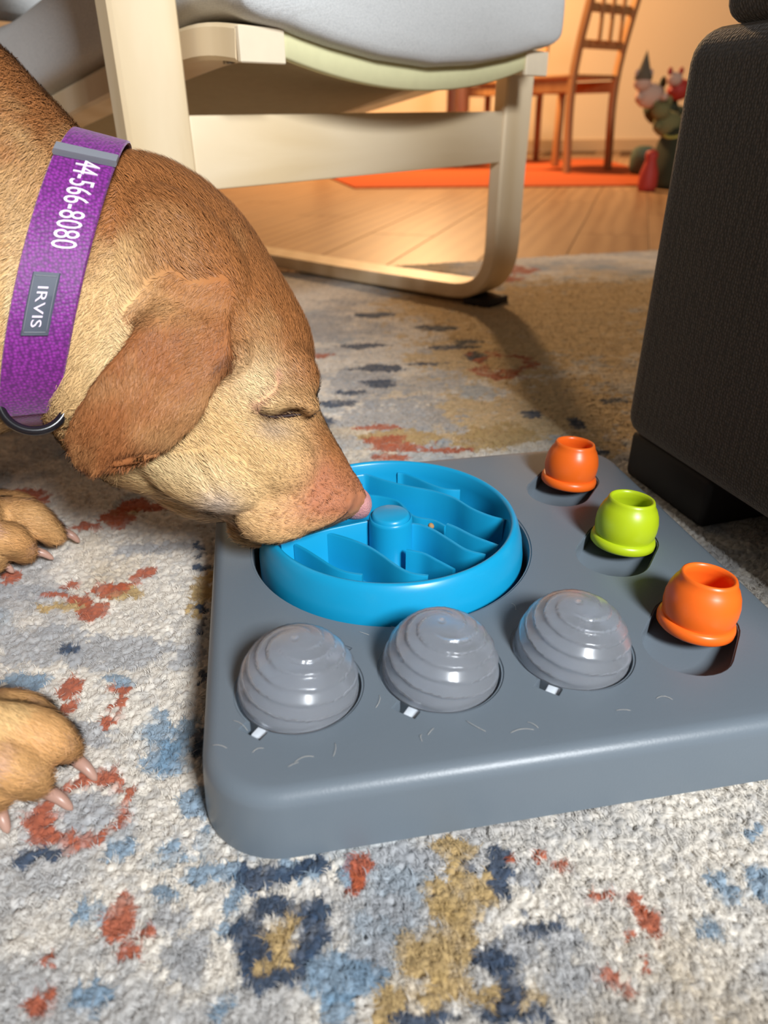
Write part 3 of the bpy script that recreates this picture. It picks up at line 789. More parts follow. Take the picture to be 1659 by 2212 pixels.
# toy heap beside the sofa, far behind
def blob(name, c, rad, mt, label, cat, seed=0, rough=0.12, grp='soft toys heaped by the mat', pts=None):
    bm = bmesh.new(); bmesh.ops.create_icosphere(bm, subdivisions=3, radius=1.0)
    for v in bm.verts:
        s = 1 + rough * mnoise.noise(v.co * 2.2 + Vector((seed, seed * 2.3, 0)))
        v.co = Vector((v.co.x * rad[0] * s, v.co.y * rad[1] * s, v.co.z * rad[2] * s))
    me = bm_mesh(name, bm); me.transform(Matrix.Translation(c))
    return tag(link(name, me, mt), label, cat, grp)
TD = 3.0
def tp(x, y, d=TD): return Vector(at_d(x - 34, y, d))
green_dk = mat('dark_green_cloth', lin(52, 54, 34), 0.9); red = mat('red_toy', lin(178, 52, 38), 0.6); teal = mat('teal_toy', lin(92, 112, 96), 0.7)
olive = mat('olive_plush', lin(120, 112, 70), 0.9); grey_p = mat('grey_plush', lin(104, 92, 74), 0.95); pinkw = mat('pale_pink_plush', lin(206, 168, 146), 0.9)
yel = mat('yellow_trim', lin(186, 176, 84), 0.7); dgreen = mat('moss_plush', lin(70, 74, 52), 0.95)
# sack: lathe with a folded mouth
sk = empty('toy_sack', tp(1450, 405), 'dark green cloth sack slumped beside the orange mat', 'sack')
me = lathe('sack_body', [(0, 0), (0.10, 0), (0.125, 0.03), (0.13, 0.10), (0.115, 0.18), (0.10, 0.225), (0.09, 0.235), (0.08, 0.22), (0, 0.20)], 32)
for v in me.vertices: v.co.x *= 1 + 0.12 * mnoise.noise(v.co * 14); v.co.y *= 1 + 0.12 * mnoise.noise(v.co * 14 + Vector((4, 0, 0)))
b0 = at_z(1474, 410, FLOOR_Z)
me.transform(Matrix.Translation((b0[0] + .02, b0[1] + .10, FLOOR_Z))); link('sack_body', me, green_dk, sk)
me = sweep('drawstring', catmull([(b0[0] + .02 + .105 * math.cos(t), b0[1] + .10 + .105 * math.sin(t), 0.20 + .012 * math.sin(3 * t)) for t in np.linspace(0, 6.28, 14)], 40), 0.008, 6)
link('drawstring', me, yel, sk)
sk.location = (b0[0] + .02, b0[1] + .10, FLOOR_Z)
for ch in sk.children: ch.matrix_parent_inverse = Matrix.Translation(sk.location).inverted()
# red bottle-shaped toy
q = at_z(1396, 412, FLOOR_Z)
me = lathe('red_skittle', [(0, 0), (0.036, 0), (0.04, 0.02), (0.038, 0.07), (0.026, 0.105), (0.022, 0.12), (0.027, 0.135), (0.022, 0.152), (0, 0.158)], 24); me.transform(Matrix.Translation((q[0], q[1], FLOOR_Z)))
tag(link('red_skittle', me, red), 'red skittle-shaped toy standing in front of the dark sack', 'toy')
# teal toy: ball with a short stalk
q = at_z(1383, 378, FLOOR_Z); tl = empty('teal_toy_drum', (q[0], q[1], FLOOR_Z + 0.0075), 'dull teal rounded toy drum at the left of the heap', 'toy')
me = lathe('drum', [(0, 0), (0.05, 0), (0.062, 0.02), (0.066, 0.07), (0.055, 0.115), (0.03, 0.13), (0, 0.132)], 24); o = link('drum', me, teal, None); o.parent = tl
def plush(name, c, s, body, head, label, cone=None, seed=1):
    root = empty(name, c, label, 'soft toy', 'soft toys heaped by the mat')
    def add(nm, off, rad, mt, sd):
        bm = bmesh.new(); bmesh.ops.create_icosphere(bm, subdivisions=2, radius=1.0)
        for v in bm.verts:
            k = 1 + 0.1 * mnoise.noise(v.co * 2 + Vector((sd, 0, sd)))
            v.co = Vector((v.co.x * rad[0] * k + off[0], v.co.y * rad[1] * k + off[1], v.co.z * rad[2] * k + off[2])) * s
        o = link(nm, bm_mesh(nm, bm), mt, None); o.parent = root
    add('body', (0, 0, 0), (1, .8, .8), body, seed)
    add('head', (-0.7, -0.4, 0.75), (.62, .6, .55), head, seed + 3)
    for sx in (-1, 1):
        add('ear', (-0.7 + sx * .45, -0.4, 1.3), (.2, .14, .3), body, seed + 5)
        add('arm', (sx * .85, -0.6, -0.1), (.28, .45, .28), body, seed + 7)
    if cone:
        me = lathe('cap', [(0, 1.7 * s), (0.12 * s, 1.35 * s), (0.40 * s, 0.5 * s), (0.62 * s, 0.0), (0.55 * s, -0.08 * s), (0, 0)], 20)
        me.transform(Matrix.Translation((-0.7 * s, -0.4 * s, 1.0 * s))); o = link('cap', me, cone, None); o.parent = root
base = np.array([b0[0] + .02, b0[1] + .10, 0])
plush('plush_bear', Vector(tp(1476, 268, 3.05)), 0.066, olive, olive, 'olive tan plush toy lying on the dark sack', None, 2)
plush('plush_dragon', Vector(tp(1462, 236, 3.16)), 0.078, dgreen, dgreen, 'dark mossy green plush toy in the middle of the heap', None, 4)
plush('plush_gnome', Vector(tp(1436, 206, 3.00)), 0.060, pinkw, pinkw, 'pale pink plush gnome with a pointed grey cap on top', grey_p, 6)
plush('plush_parrot', Vector(tp(1502, 194, 3.04)), 0.052, red, pinkw, 'red and pale plush toy at the top right of the heap', None, 9)
# ------------------------------------------------------------------ dog
def hd(px, py): return 0.486 + 1.05e-4 * (px - 785) - 3.0e-5 * (py - 1085)       # depth of the head's median plane
def hp(px, py): return at_d(px, py, hd(px, py))
_a, _b, _c = hp(785, 1085), hp(300, 1000), hp(400, 400)
HN = np.cross(_b - _a, _c - _a); HN /= np.linalg.norm(HN)
if HN @ (CAM - _a) < 0: HN = -HN
# stations: top pixel, bottom pixel, half width (m), roundness
ST = [
    ((-330, -40), (-330, 1030), 0.088, 1.0),
    ((-160, 40), (-150, 985), 0.082, 1.0),
    ((0, 128), (-40, 945), 0.072, 1.0),
    ((120, 245), (10, 925), 0.066, 1.0),
    ((225, 347), (85, 905), 0.057, 1.0),
    ((320, 350), (160, 985), 0.058, 1.0),
    ((420, 397), (240, 1040), 0.058, 0.95),
    ((512, 475), (320, 1068), 0.057, 0.95),
    ((585, 583), (395, 1083), 0.054, 0.95),
    ((641, 680), (445, 1095), 0.050, 0.92),
    ((666, 750), (485, 1115), 0.046, 0.90),
    ((668, 815), (515, 1136), 0.041, 0.90),
    ((672, 865), (540, 1152), 0.037, 0.88),
    ((697, 920), (572, 1162), 0.034, 0.85),
    ((722, 965), (612, 1164), 0.031, 0.82),
    ((746, 1006), (660, 1154), 0.027, 0.80),
    ((766, 1040), (708, 1137), 0.023, 0.80),
    ((781, 1066), (748, 1122), 0.017, 0.85),
    ((788, 1084), (772, 1110), 0.008, 0.95),
]
tops = catmull([s[0] for s in ST], 90); bots = catmull([s[1] for s in ST], 90)
wid = np.interp(np.linspace(0, len(ST) - 1, 90), range(len(ST)), [s[2] for s in ST]); rnd = np.interp(np.linspace(0, len(ST) - 1, 90), range(len(ST)), [s[3] for s in ST])
def section(tp_, bp_, wd, ex, n=48, grow=0.0):
    T_, B_ = hp(*tp_), hp(*bp_); mid = (T_ + B_) / 2; A_ = (T_ - B_) / 2; L_ = np.linalg.norm(A_); A_ = A_ * (L_ + grow) / L_
    out = []
    for t in np.linspace(0, 2 * math.pi, n, endpoint=False):
        c, s = math.cos(t), math.sin(t)
        out.append(mid + A_ * math.copysign(abs(c) ** ex, c) + HN * (wd + grow) * math.copysign(abs(s) ** ex, s))
    return out
head_me = loft('headloft', [section(tops[i], bots[i], wid[i], rnd[i]) for i in range(90)])

def tri_bvh(me):
    me.calc_loop_triangles()
    return BVHTree.FromPolygons([v.co for v in me.vertices], [tuple(t.vertices) for t in me.loop_triangles])
def hit(bvh, px, py):
    d = Vector(ray(px, py)).normalized(); loc, nrm, _, _ = bvh.ray_cast(Vector(CAM), d)
    return (np.array(loc), np.array(nrm)) if loc is not None else (None, None)
HB = tri_bvh(head_me)

pieces = [head_me]
def ellipsoid(c, ax, rot=None, sub=4):
    bm = bmesh.new(); bmesh.ops.create_icosphere(bm, subdivisions=sub, radius=1.0)
    Mx = Matrix.Translation(Vector(c)) @ (rot.to_4x4() if rot is not None else Matrix.Identity(4)) @ Matrix.Diagonal((*ax, 1))
    bm.transform(Mx); pieces.append(bm_mesh('e', bm))
def capsule_chain(pts, rad, n=24, steps=8):
    P = catmull(pts, (len(pts) - 1) * steps + 1); R_ = catmull([[r, 0] for r in rad], (len(pts) - 1) * steps + 1)[:, 0]
    T0 = P[0] - P[1]; T0 /= np.linalg.norm(T0); T1 = P[-1] - P[-2]; T1 /= np.linalg.norm(T1)
    pre = [(P[0] + T0 * R_[0] * math.sin(a), R_[0] * math.cos(a)) for a in (1.35, 0.9, 0.45)]
    post = [(P[-1] + T1 * R_[-1] * math.sin(a), R_[-1] * math.cos(a)) for a in (0.45, 0.9, 1.35)]
    PP = np.array([p for p, _ in pre] + list(P) + [p for p, _ in post]); RR = [r for _, r in pre] + list(R_) + [r for _, r in post]
    pieces.append(sweep('cap', PP, RR, n))
def img_rot(ang_deg):
    """local x along an image direction, y across it, z towards the camera side of the head"""
    a = math.radians(ang_deg); x = RT * math.cos(a) + DN * math.sin(a); x -= HN * (x @ HN); x /= np.linalg.norm(x); y = np.cross(HN, x)
    return Matrix((x, y, HN)).transposed()
def on(px, py, out=0.0):
    q, n = hit(HB, px, py); return q + HN * out
# brow ridge, cheekbone, jaw muscle, lips; mirrored to the far side
def pair(px, py, out, ax, ang):
    c = on(px, py, out); ellipsoid(c, ax, img_rot(ang))
    k = (c - _a) @ HN; ellipsoid(c - 2 * k * HN, ax, img_rot(ang))
pair(628, 862, -0.004, (0.020, 0.009, 0.010), 8)        # upper lid and brow
pair(640, 800, -0.010, (0.020, 0.016, 0.016), 60)
pair(560, 950, -0.015, (0.042, 0.026, 0.017), 25)       # cheekbone below the eye
pair(455, 985, -0.014, (0.045, 0.030, 0.020), 20)       # jaw muscle
pair(622, 1108, -0.008, (0.031, 0.017, 0.011), -18)     # upper lip
pair(690, 1085, -0.006, (0.028, 0.016, 0.010), -25)
pair(492, 786, -0.003, (0.018, 0.010, 0.011), -35)      # ear root fold
pair(400, 560, -0.010, (0.050, 0.035, 0.018), 55)

# ear flap
ER = [((322, 640), (452, 560)), ((300, 676), (488, 640)), ((285, 705), (502, 715)), ((262, 745), (498, 782)), ((224, 790), (468, 838)), ((184, 842), (440, 895)), ((150, 895), (402, 940)), ((136, 945), (345, 985)), ((143, 985), (285, 1008)), ((165, 1012), (245, 1024)), ((190, 1028), (218, 1032))]
EL = catmull([e[0] for e in ER], 28); EX = catmull([e[1] for e in ER], 28)
ns = 21
Dp = np.full((28, ns), np.nan); PX = np.zeros((28, ns, 2))
for i in range(28):
    for j in range(ns):
        PX[i, j] = EL[i] * (1 - j / (ns - 1)) + EX[i] * (j / (ns - 1))
        q, _n = hit(HB, *PX[i, j])
        if q is not None: Dp[i, j] = (q - CAM) @ fwd
for i in range(28):                                     # over empty air the flap keeps its row's depth
    g = np.isfinite(Dp[i]); Dp[i, ~g] = Dp[i][g].min() if g.any() else Dp[i - 1].min()
Dp = np.minimum(Dp, np.nanmedian(Dp) + 0.012)
for _ in range(14):
    Q = np.pad(Dp, 1, mode='edge'); Dp = (Q[:-2, 1:-1] + Q[2:, 1:-1] + Q[1:-1, :-2] + Q[1:-1, 2:] + 2 * Dp) / 6
tt = np.linspace(0, 1, 28)[:, None]; ss = np.linspace(0, 1, ns)[None, :]
out = 0.004 + 0.011 * np.sin(np.pi * np.clip(tt * 1.1, 0, 1) * .5) + 0.004 * np.sin(np.pi * ss) - 0.013 * np.clip(1 - tt * 4.5 - 0.30 * np.sin(np.pi * ss), 0, 1) + 0.0025 * np.sin(ss * 7 + tt * 5)
front = [[at_d(*PX[i, j], Dp[i, j] - out[i, j]) for j in range(ns)] for i in range(28)]
back = [[np.array(front[i][j]) + fwd * (0.0035 + 0.0035 * math.sin(math.pi * j / (ns - 1)) * math.sin(math.pi * min(1, .15 + i / 27.))) + fwd * (0.012 if i < 3 else 0) for j in range(ns)] for i in range(28)]
V = [p for r in front for p in r] + [p for r in back for p in r]; n0 = 28 * ns; Fc = []
for i in range(27):
    for j in range(ns - 1):
        q = i * ns + j; Fc.append((q, q + 1, q + ns + 1, q + ns)); Fc.append((n0 + q, n0 + q + ns, n0 + q + ns + 1, n0 + q + 1))
for i in range(27):
    for j in (0, ns - 1):
        q = i * ns + j; Fc.append((q, q + ns, n0 + q + ns, n0 + q))
for j in range(ns - 1):
    for i in (0, 27):
        q = i * ns + j; Fc.append((q, n0 + q, n0 + q + 1, q + 1))
def fixed(V, Fc):
    me = mesh('p', V, Fc); bm = bmesh.new(); bm.from_mesh(me); return bm_mesh('p', bm)
pieces.append(fixed(V, Fc))
V2 = [np.array(v) - 2 * ((np.array(v) - _a) @ HN) * HN + UP * 0.035 + RT * 0.02 for v in V]
pieces.append(fixed(V2, Fc))                             # the far ear

# trunk, shoulders and haunches (the dog lies to the left of the frame)
NB = hp(-330, 495)
NB2 = hp(-150, 510)
capsule_chain([NB2, NB, (-0.50, 0.46, 0.205), (-0.70, 0.48, 0.18), (-0.95, 0.52, 0.155)], [0.062, 0.092, 0.125, 0.115, 0.105])
capsule_chain([(-0.45, 0.36, 0.20), (-0.49, 0.33, 0.11), (-0.53, 0.30, 0.045)], [0.062, 0.052, 0.040])
capsule_chain([(-0.46, 0.53, 0.20), (-0.52, 0.56, 0.11), (-0.57, 0.56, 0.045)], [0.062, 0.052, 0.040])
ellipsoid((-0.95, 0.44, 0.11), (0.12, 0.075, 0.105)); ellipsoid((-0.95, 0.61, 0.11), (0.12, 0.075, 0.105))
capsule_chain([(-0.92, 0.37, 0.05), (-0.82, 0.35, 0.03), (-0.72, 0.35, 0.028)], [0.04, 0.03, 0.027])
capsule_chain([(-0.92, 0.67, 0.05), (-0.82, 0.69, 0.03), (-0.72, 0.69, 0.028)], [0.04, 0.03, 0.027])
capsule_chain([(-1.03, 0.52, 0.12), (-1.14, 0.56, 0.05), (-1.22, 0.66, 0.02), (-1.24, 0.78, 0.018)], [0.035, 0.028, 0.02, 0.012])

# paws: each toe lies over the pad with a raised knuckle and a claw
CLAWS = []
def fl_(px, py, z): return at_z(px, py, z)
def paw(elbow, wrist, toes, rt, rw):
    pieces_wr = np.array(wrist)
    capsule_chain([elbow, (np.array(elbow) * .45 + pieces_wr * .55), pieces_wr], [0.037, 0.031, rw])
    tipsv = []
    for (root_, knuck, tip, cb, cl) in toes:
        capsule_chain([pieces_wr * 0.55 + np.array(root_) * 0.45, np.array(root_), np.array(knuck), np.array(tip)], [rw * .68, rt * 1.0, rt, rt * 0.84])
        CLAWS.append((np.array(cb), np.array(cl), rt))
        tipsv.append(np.array(tip))
# near paw
paw((-0.53, 0.30, 0.045), fl_(-110, 1600, 0.042),
    [(fl_(10, 1536, 0.034), fl_(50, 1545, 0.032), fl_(86, 1556, 0.022), fl_(125, 1574, 0.012), fl_(176, 1608, 0.003)),
     (fl_(40, 1570, 0.040), fl_(95, 1588, 0.034), fl_(132, 1612, 0.020), fl_(166, 1642, 0.011), fl_(209, 1686, 0.003)),
     (fl_(-20, 1640, 0.038), fl_(30, 1660, 0.032), fl_(66, 1684, 0.019), fl_(103, 1710, 0.011), fl_(157, 1750, 0.003)),
     (fl_(-90, 1660, 0.030), fl_(-48, 1690, 0.027), fl_(-24, 1715, 0.017), fl_(-4, 1745, 0.010), fl_(18, 1800, 0.002))], 0.0120, 0.026)
# far paw
paw((-0.57, 0.56, 0.045), fl_(-90, 1140, 0.042),
    [(fl_(0, 1108, 0.034), fl_(65, 1118, 0.032), fl_(108, 1150, 0.017), fl_(140, 1150, 0.012), fl_(172, 1172, 0.003)),
     (fl_(-30, 1160, 0.036), fl_(18, 1166, 0.030), fl_(46, 1188, 0.016), fl_(68, 1190, 0.012), fl_(116, 1208, 0.003)),
     (fl_(-20, 1092, 0.030), fl_(40, 1100, 0.028), fl_(82, 1126, 0.016), fl_(115, 1128, 0.011), fl_(142, 1146, 0.003)),
     (fl_(-90, 1180, 0.028), fl_(-50, 1194, 0.026), fl_(-22, 1212, 0.015), fl_(0, 1218, 0.010), fl_(30, 1238, 0.002))], 0.0128, 0.025)

# one continuous skin
bm = bmesh.new()
for me in pieces: bm.from_mesh(me)
me = bpy.data.meshes.new('raw'); bm.to_mesh(me); bm.free()
raw = bpy.data.objects.new('raw', me); COL.objects.link(raw)
md = raw.modifiers.new('r', 'REMESH'); md.mode = 'VOXEL'; md.voxel_size = 0.0022; md.adaptivity = 0
md = raw.modifiers.new('s', 'SMOOTH'); md.factor = 0.5; md.iterations = 8
bpy.context.view_layer.update()
dg = bpy.context.evaluated_depsgraph_get()
body = bpy.data.meshes.new_from_object(raw.evaluated_get(dg)); body.name = 'dog'
bpy.data.objects.remove(raw)
nv = len(body.vertices)
P = np.zeros(nv * 3, np.float32); body.vertices.foreach_get('co', P); P = P.reshape(-1, 3).astype(float)
N_ = np.zeros(nv * 3, np.float32); body.vertex_normals.foreach_get('vector', N_); N_ = N_.reshape(-1, 3).astype(float)
px = proj(P); X_, Y_ = px[:, 0], px[:, 1]
side = (P - _a) @ HN
def gp(x, y, cx, cy, rx, ry, ang=0):
    a = math.radians(ang); u = ((x - cx) * math.cos(a) + (y - cy) * math.sin(a)) / rx; v = (-(x - cx) * math.sin(a) + (y - cy) * math.cos(a)) / ry
    return np.exp(-(u * u + v * v))
def near_curve(pts, sig):
    C_ = catmull(pts, 60); d = np.full(nv, 1e9)
    for c in C_: d = np.minimum(d, np.hypot(X_ - c[0], Y_ - c[1]))
    return np.exp(-(d / sig) ** 2)
headmask = (P[:, 0] > -0.33) & (P[:, 2] > 0.045) & (X_ > 20)
disp = np.zeros(nv)
nearside = headmask & (side > 0.004)
EYE = [(566, 893), (592, 902), (622, 898), (652, 893)]
disp -= nearside * 0.0042 * near_curve(EYE, 9)
disp += nearside * 0.0022 * near_curve([(560, 884), (600, 872), (640, 872), (662, 884)], 12)
disp -= nearside * 0.0016 * near_curve([(555, 882), (590, 855), (606, 835), (604, 815)], 6)
disp -= nearside * 0.0020 * near_curve([(250, 1000), (330, 985), (400, 982), (455, 975)], 8)
disp -= nearside * 0.0016 * near_curve([(430, 1000), (450, 1040), (470, 1075)], 8)
fw = gp(X_, Y_, 690, 1085, 95, 42, -18) + 0.5 * gp(X_, Y_, 560, 1120, 80, 40, 20)
nz = np.abs(fbm(P[:, 0] * 110, P[:, 1] * 110, P[:, 2] * 190, 3) - 0.5)
disp += headmask * np.clip(fw, 0, 1) * (0.0018 - 0.075 * np.clip(0.045 - nz, 0, .045))
disp += 0.0012 * (fbm(P[:, 0] * 60, P[:, 1] * 60, P[:, 2] * 60, 3) - 0.5)
P2 = P + N_ * disp[:, None]
body.vertices.foreach_set('co', P2.astype(np.float32).ravel()); body.update()
# coat colours
FAWN, BROWN, EARC, MUZ, PALE, GREYW, DARK = [np.array(lin(*c)[:3]) for c in ((234, 188, 128), (170, 108, 60), (160, 100, 58), (186, 120, 86), (246, 214, 162), (206, 184, 166), (70, 44, 34))]
col = np.tile(FAWN, (nv, 1))
def mx(colr, a):
    global col
    a = np.clip(a, 0, 1)[:, None]; col = col * (1 - a) + np.array(colr) * a
nzc = fbm(P[:, 0] * 35, P[:, 1] * 35, P[:, 2] * 35, 4) - 0.5
# darker saddle along the top line of neck and skull
prof_t = np.stack([tops[:, 0], tops[:, 1]], -1)
dtop = np.full(nv, 1e9)
for c in prof_t[8:66]: dtop = np.minimum(dtop, np.hypot(X_ - c[0], Y_ - c[1]))
mx(BROWN, np.clip(1.30 - dtop / 250 + 1.8 * nzc, 0, 1) * np.clip((900 - Y_) / 80, 0, 1))
mx(BROWN, 0.85 * gp(X_, Y_, 480, 560, 170, 150, 40) + 0.5 * nzc)
mx(PALE, (0.9 * gp(X_, Y_, 20, 740, 110, 200, 10) + 0.8 * gp(X_, Y_, 560, 830, 70, 60) + 0.7 * gp(X_, Y_, 400, 1030, 150, 45, 12) + 0.5 * gp(X_, Y_, 250, 760, 50, 110, 20)) * headmask)
mx(MUZ, headmask * (1.1 * gp(X_, Y_, 740, 1030, 70, 90, -30) + 0.8 * gp(X_, Y_, 690, 1090, 110, 55, -20)))
mx(BROWN * 0.85, headmask * 0.9 * gp(X_, Y_, 715, 960, 34, 100, -30))
mx(BROWN * 0.8, headmask * 0.75 * np.clip(fw, 0, 1) * np.clip(0.045 - nz, 0, 0.045) * 24)  # darkens the displaced muzzle creases: wrinkle shade painted into the coat
mx(GREYW, headmask * (0.9 * gp(X_, Y_, 480, 1095, 45, 32) + 0.5 * gp(X_, Y_, 600, 935, 40, 22)))
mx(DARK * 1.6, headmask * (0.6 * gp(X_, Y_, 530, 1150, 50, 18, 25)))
mx(DARK, nearside * (1.05 * near_curve(EYE, 10) + 0.35 * gp(X_, Y_, 585, 925, 36, 16, 20)))
mx(np.array(lin(206, 140, 116)[:3]), nearside * 0.7 * near_curve([(556, 884), (590, 856), (606, 836), (606, 812)], 8))
# ear
from_ear = np.zeros(nv)
ec = np.array(front).reshape(-1, 3); eb = np.array(V2[:n0]).reshape(-1, 3)
from mathutils.kdtree import KDTree
kd = KDTree(len(ec) * 2)
for i, v in enumerate(np.vstack([ec, eb])): kd.insert(Vector(v), i)
kd.balance()
cand = np.where(headmask)[0]
for i in cand:
    _, ix_, d = kd.find(Vector(P[i])); row_ = (ix_ % n0) // ns; from_ear[i] = 1.0 if d < 0.0065 else 0
mx(EARC, from_ear * np.clip((Y_ - 590) / 130, 0, 1) * (0.9 + 0.9 * nzc))
mx(DARK, 0.6 * nearside * near_curve([(468, 800), (490, 772), (506, 785)], 8) * from_ear)
pawm = P[:, 2] < 0.05
mx(np.array(lin(214, 156, 98)[:3]), pawm * (0.8 + nzc)); mx(np.array(lin(206, 160, 138)[:3]), pawm * 0.7 * np.clip(fbm(P[:, 0] * 90, P[:, 1] * 90, P[:, 2] * 90, 2) * 4 - 2.3, 0, 1))
col *= (1 + 0.35 * nzc)[:, None]
a = body.attributes.new('Col', 'FLOAT_COLOR', 'POINT'); cc = np.ones((nv, 4), np.float32); cc[:, :3] = np.clip(col, 0, 1); a.data.foreach_set('color', cc.ravel())
dog = link('dog', body, M['fur'])
tag(dog, 'tan short-haired dog lying down and eating with its nose in the blue bowl', 'dog')

# fur: short hairs lying along the coat, made where the coat faces the room in view
body.calc_loop_triangles()
nt_ = len(body.loop_triangles); TI = np.zeros(nt_ * 3, np.int32); body.loop_triangles.foreach_get('vertices', TI); TI = TI.reshape(-1, 3)
NN = np.zeros(nv * 3, np.float32); body.vertex_normals.foreach_get('vector', NN); NN = NN.reshape(-1, 3).astype(float)
tc_ = P2[TI].mean(1); tn = NN[TI].mean(1); ar = np.linalg.norm(np.cross(P2[TI[:, 1]] - P2[TI[:, 0]], P2[TI[:, 2]] - P2[TI[:, 0]]), axis=1) / 2
vp = proj(tc_)
facing = (tn * (CAM - tc_)).sum(1) / np.linalg.norm(CAM - tc_, axis=1)
wgt = ar * np.where(facing > -0.35, 1.0, 0.12) * np.where((vp[:, 0] > -160) & (vp[:, 1] < 2000), 1.0, 0.06)
NH = 230000
ti = rng.choice(nt_, NH, p=wgt / wgt.sum())
r1, r2 = np.sqrt(rng.random(NH)), rng.random(NH); bc = np.stack([1 - r1, r1 * (1 - r2), r1 * r2], -1)
root_ = (P2[TI[ti]] * bc[:, :, None]).sum(1); nr = (NN[TI[ti]] * bc[:, :, None]).sum(1); nr /= np.linalg.norm(nr, axis=1)[:, None]
hc = (col[TI[ti]] * bc[:, :, None]).sum(1); he = (from_ear[TI[ti]] * bc).sum(1)
hpx = proj(root_)
# flow: away from the nose along the head, towards the tip on the ear, backwards on body and legs
axis = hp(150, 560) - hp(785, 1085); axis /= np.linalg.norm(axis)
dn_dir = at_d(190, 1020, 0.40) - at_d(430, 640, 0.40); dn_dir /= np.linalg.norm(dn_dir)
leg_dir = np.array([0.95, -0.2, -0.25])
neck_dir = hp(-200, 760) - hp(150, 480); neck_dir /= np.linalg.norm(neck_dir)
fl = np.tile(axis, (NH, 1))
radial = root_ - hp(770, 1085); radial /= np.linalg.norm(radial, axis=1)[:, None] + 1e-9
fl = np.where((hpx[:, 0] > 500)[:, None], 0.6 * radial + 0.4 * axis, fl)
fl = np.where((hpx[:, 0] < 260)[:, None], neck_dir, fl)
fl = np.where((he > 0.5)[:, None], dn_dir, fl)
fl = np.where((root_[:, 2] < 0.055)[:, None] & (root_[:, 0] < -0.1)[:, None], leg_dir, fl)
sw = np.stack([fbm(root_[:, 0] * 22 + 9 * k, root_[:, 1] * 22, root_[:, 2] * 22, 2) - .5 for k in range(3)], -1)
fl = fl + 1.1 * sw + 0.22 * rng.normal(size=(NH, 3))
fl -= nr * (fl * nr).sum(1)[:, None]; fl /= np.linalg.norm(fl, axis=1)[:, None] + 1e-9
mz = np.exp(-(((hpx[:, 0] - 740) / 120) ** 2 + ((hpx[:, 1] - 1050) / 130) ** 2))
Lh = (0.0075 - 0.0045 * np.clip(mz * 1.2, 0, 1)) * rng.uniform(0.6, 1.25, NH)
Lh = np.where((hpx[:, 0] > 470) & (he < .5), Lh * 0.75, Lh)
Lh = np.where(he > .5, Lh * 0.72, Lh)
keep = np.hypot(hpx[:, 0] - 770, hpx[:, 1] - 1088) > 24
root_, nr, hc, fl, Lh = root_[keep], nr[keep], hc[keep], fl[keep], Lh[keep]; NH = len(root_)
sd_ = np.cross(fl, nr); wd = (0.00017 * rng.uniform(0.7, 1.3, NH))[:, None]
lift = (0.16 * rng.uniform(0.3, 1.6, NH))[:, None]
mid = root_ + (fl + nr * lift * 1.6) * (Lh * .5)[:, None]; tip = root_ + (fl * 1.0 + nr * lift) * Lh[:, None]
V = np.stack([root_ - sd_ * wd - nr * .0003, root_ + sd_ * wd - nr * .0003, mid - sd_ * wd * .9, mid + sd_ * wd * .9, tip], 1).reshape(-1, 3)
i0 = np.arange(NH) * 5
T = np.concatenate([np.stack([i0, i0 + 1, i0 + 3], -1), np.stack([i0, i0 + 3, i0 + 2], -1), np.stack([i0 + 2, i0 + 3, i0 + 4], -1)])
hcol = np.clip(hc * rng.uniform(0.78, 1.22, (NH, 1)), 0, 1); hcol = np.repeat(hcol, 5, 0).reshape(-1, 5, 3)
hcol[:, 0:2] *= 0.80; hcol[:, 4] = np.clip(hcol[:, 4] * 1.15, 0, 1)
sn = nr + 0.35 * rng.normal(size=(NH, 3)) * 0.6 + fl * 0.12; sn /= np.linalg.norm(sn, axis=1)[:, None]
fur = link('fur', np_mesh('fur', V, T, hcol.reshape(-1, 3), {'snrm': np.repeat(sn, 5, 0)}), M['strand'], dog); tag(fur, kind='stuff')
# nose, nostril, closed eyelid, claws
BB = tri_bvh(body)
def skin(px_, py_, out=0.0):
    q, n = hit(BB, px_, py_); return q + n * out, n
nb = hp(763, 1086)
bm = bmesh.new(); bmesh.ops.create_icosphere(bm, subdivisions=4, radius=1.0)
rot = img_rot(-40)
for v in bm.verts:
    c = v.co
    k = 1 - 0.22 * max(0, -c.x)                                # narrows behind
    dent = 0.0
    for s in (-1, 1):
        d = (Vector((c.x - 0.55, c.y - 0.25, c.z - s * 0.62))).length
        dent += 0.35 * math.exp(-(d / 0.28) ** 2)
    q = c * (1 - dent)
    v.co = Vector((q.x * 0.0118, q.y * 0.0132 * k, q.z * 0.0150 * k))
bm.transform(Matrix.Translation(Vector(nb)) @ rot.to_4x4())
link('nose', bm_mesh('nose', bm), M['nose'], dog)
Pp = [skin(x, y, 0.0006)[0] for x, y in [(574, 897), (592, 902), (612, 901), (634, 897), (652, 894)]]
link('eyelid_rim', sweep('eyelid_rim', catmull(Pp, 24), [0.0012 * math.sin(math.pi * (k + 1.5) / 26) + .0003 for k in range(24)], 8), M['dark'], dog)
for tip, cl, rt in CLAWS:
    d = cl - tip; L = np.linalg.norm(d); d /= L
    b0_ = tip - d * 0.006
    midp = tip * .45 + cl * .55 + np.array([0, 0, 0.0022])
    path = catmull([b0_, tip, midp, cl], 14)
    link('claw', sweep('claw', path, [0.0031 * (1 - (k / 13.0) ** 2.6) ** .5 + 0.0005 for k in range(14)], 12), M['claw'], dog)

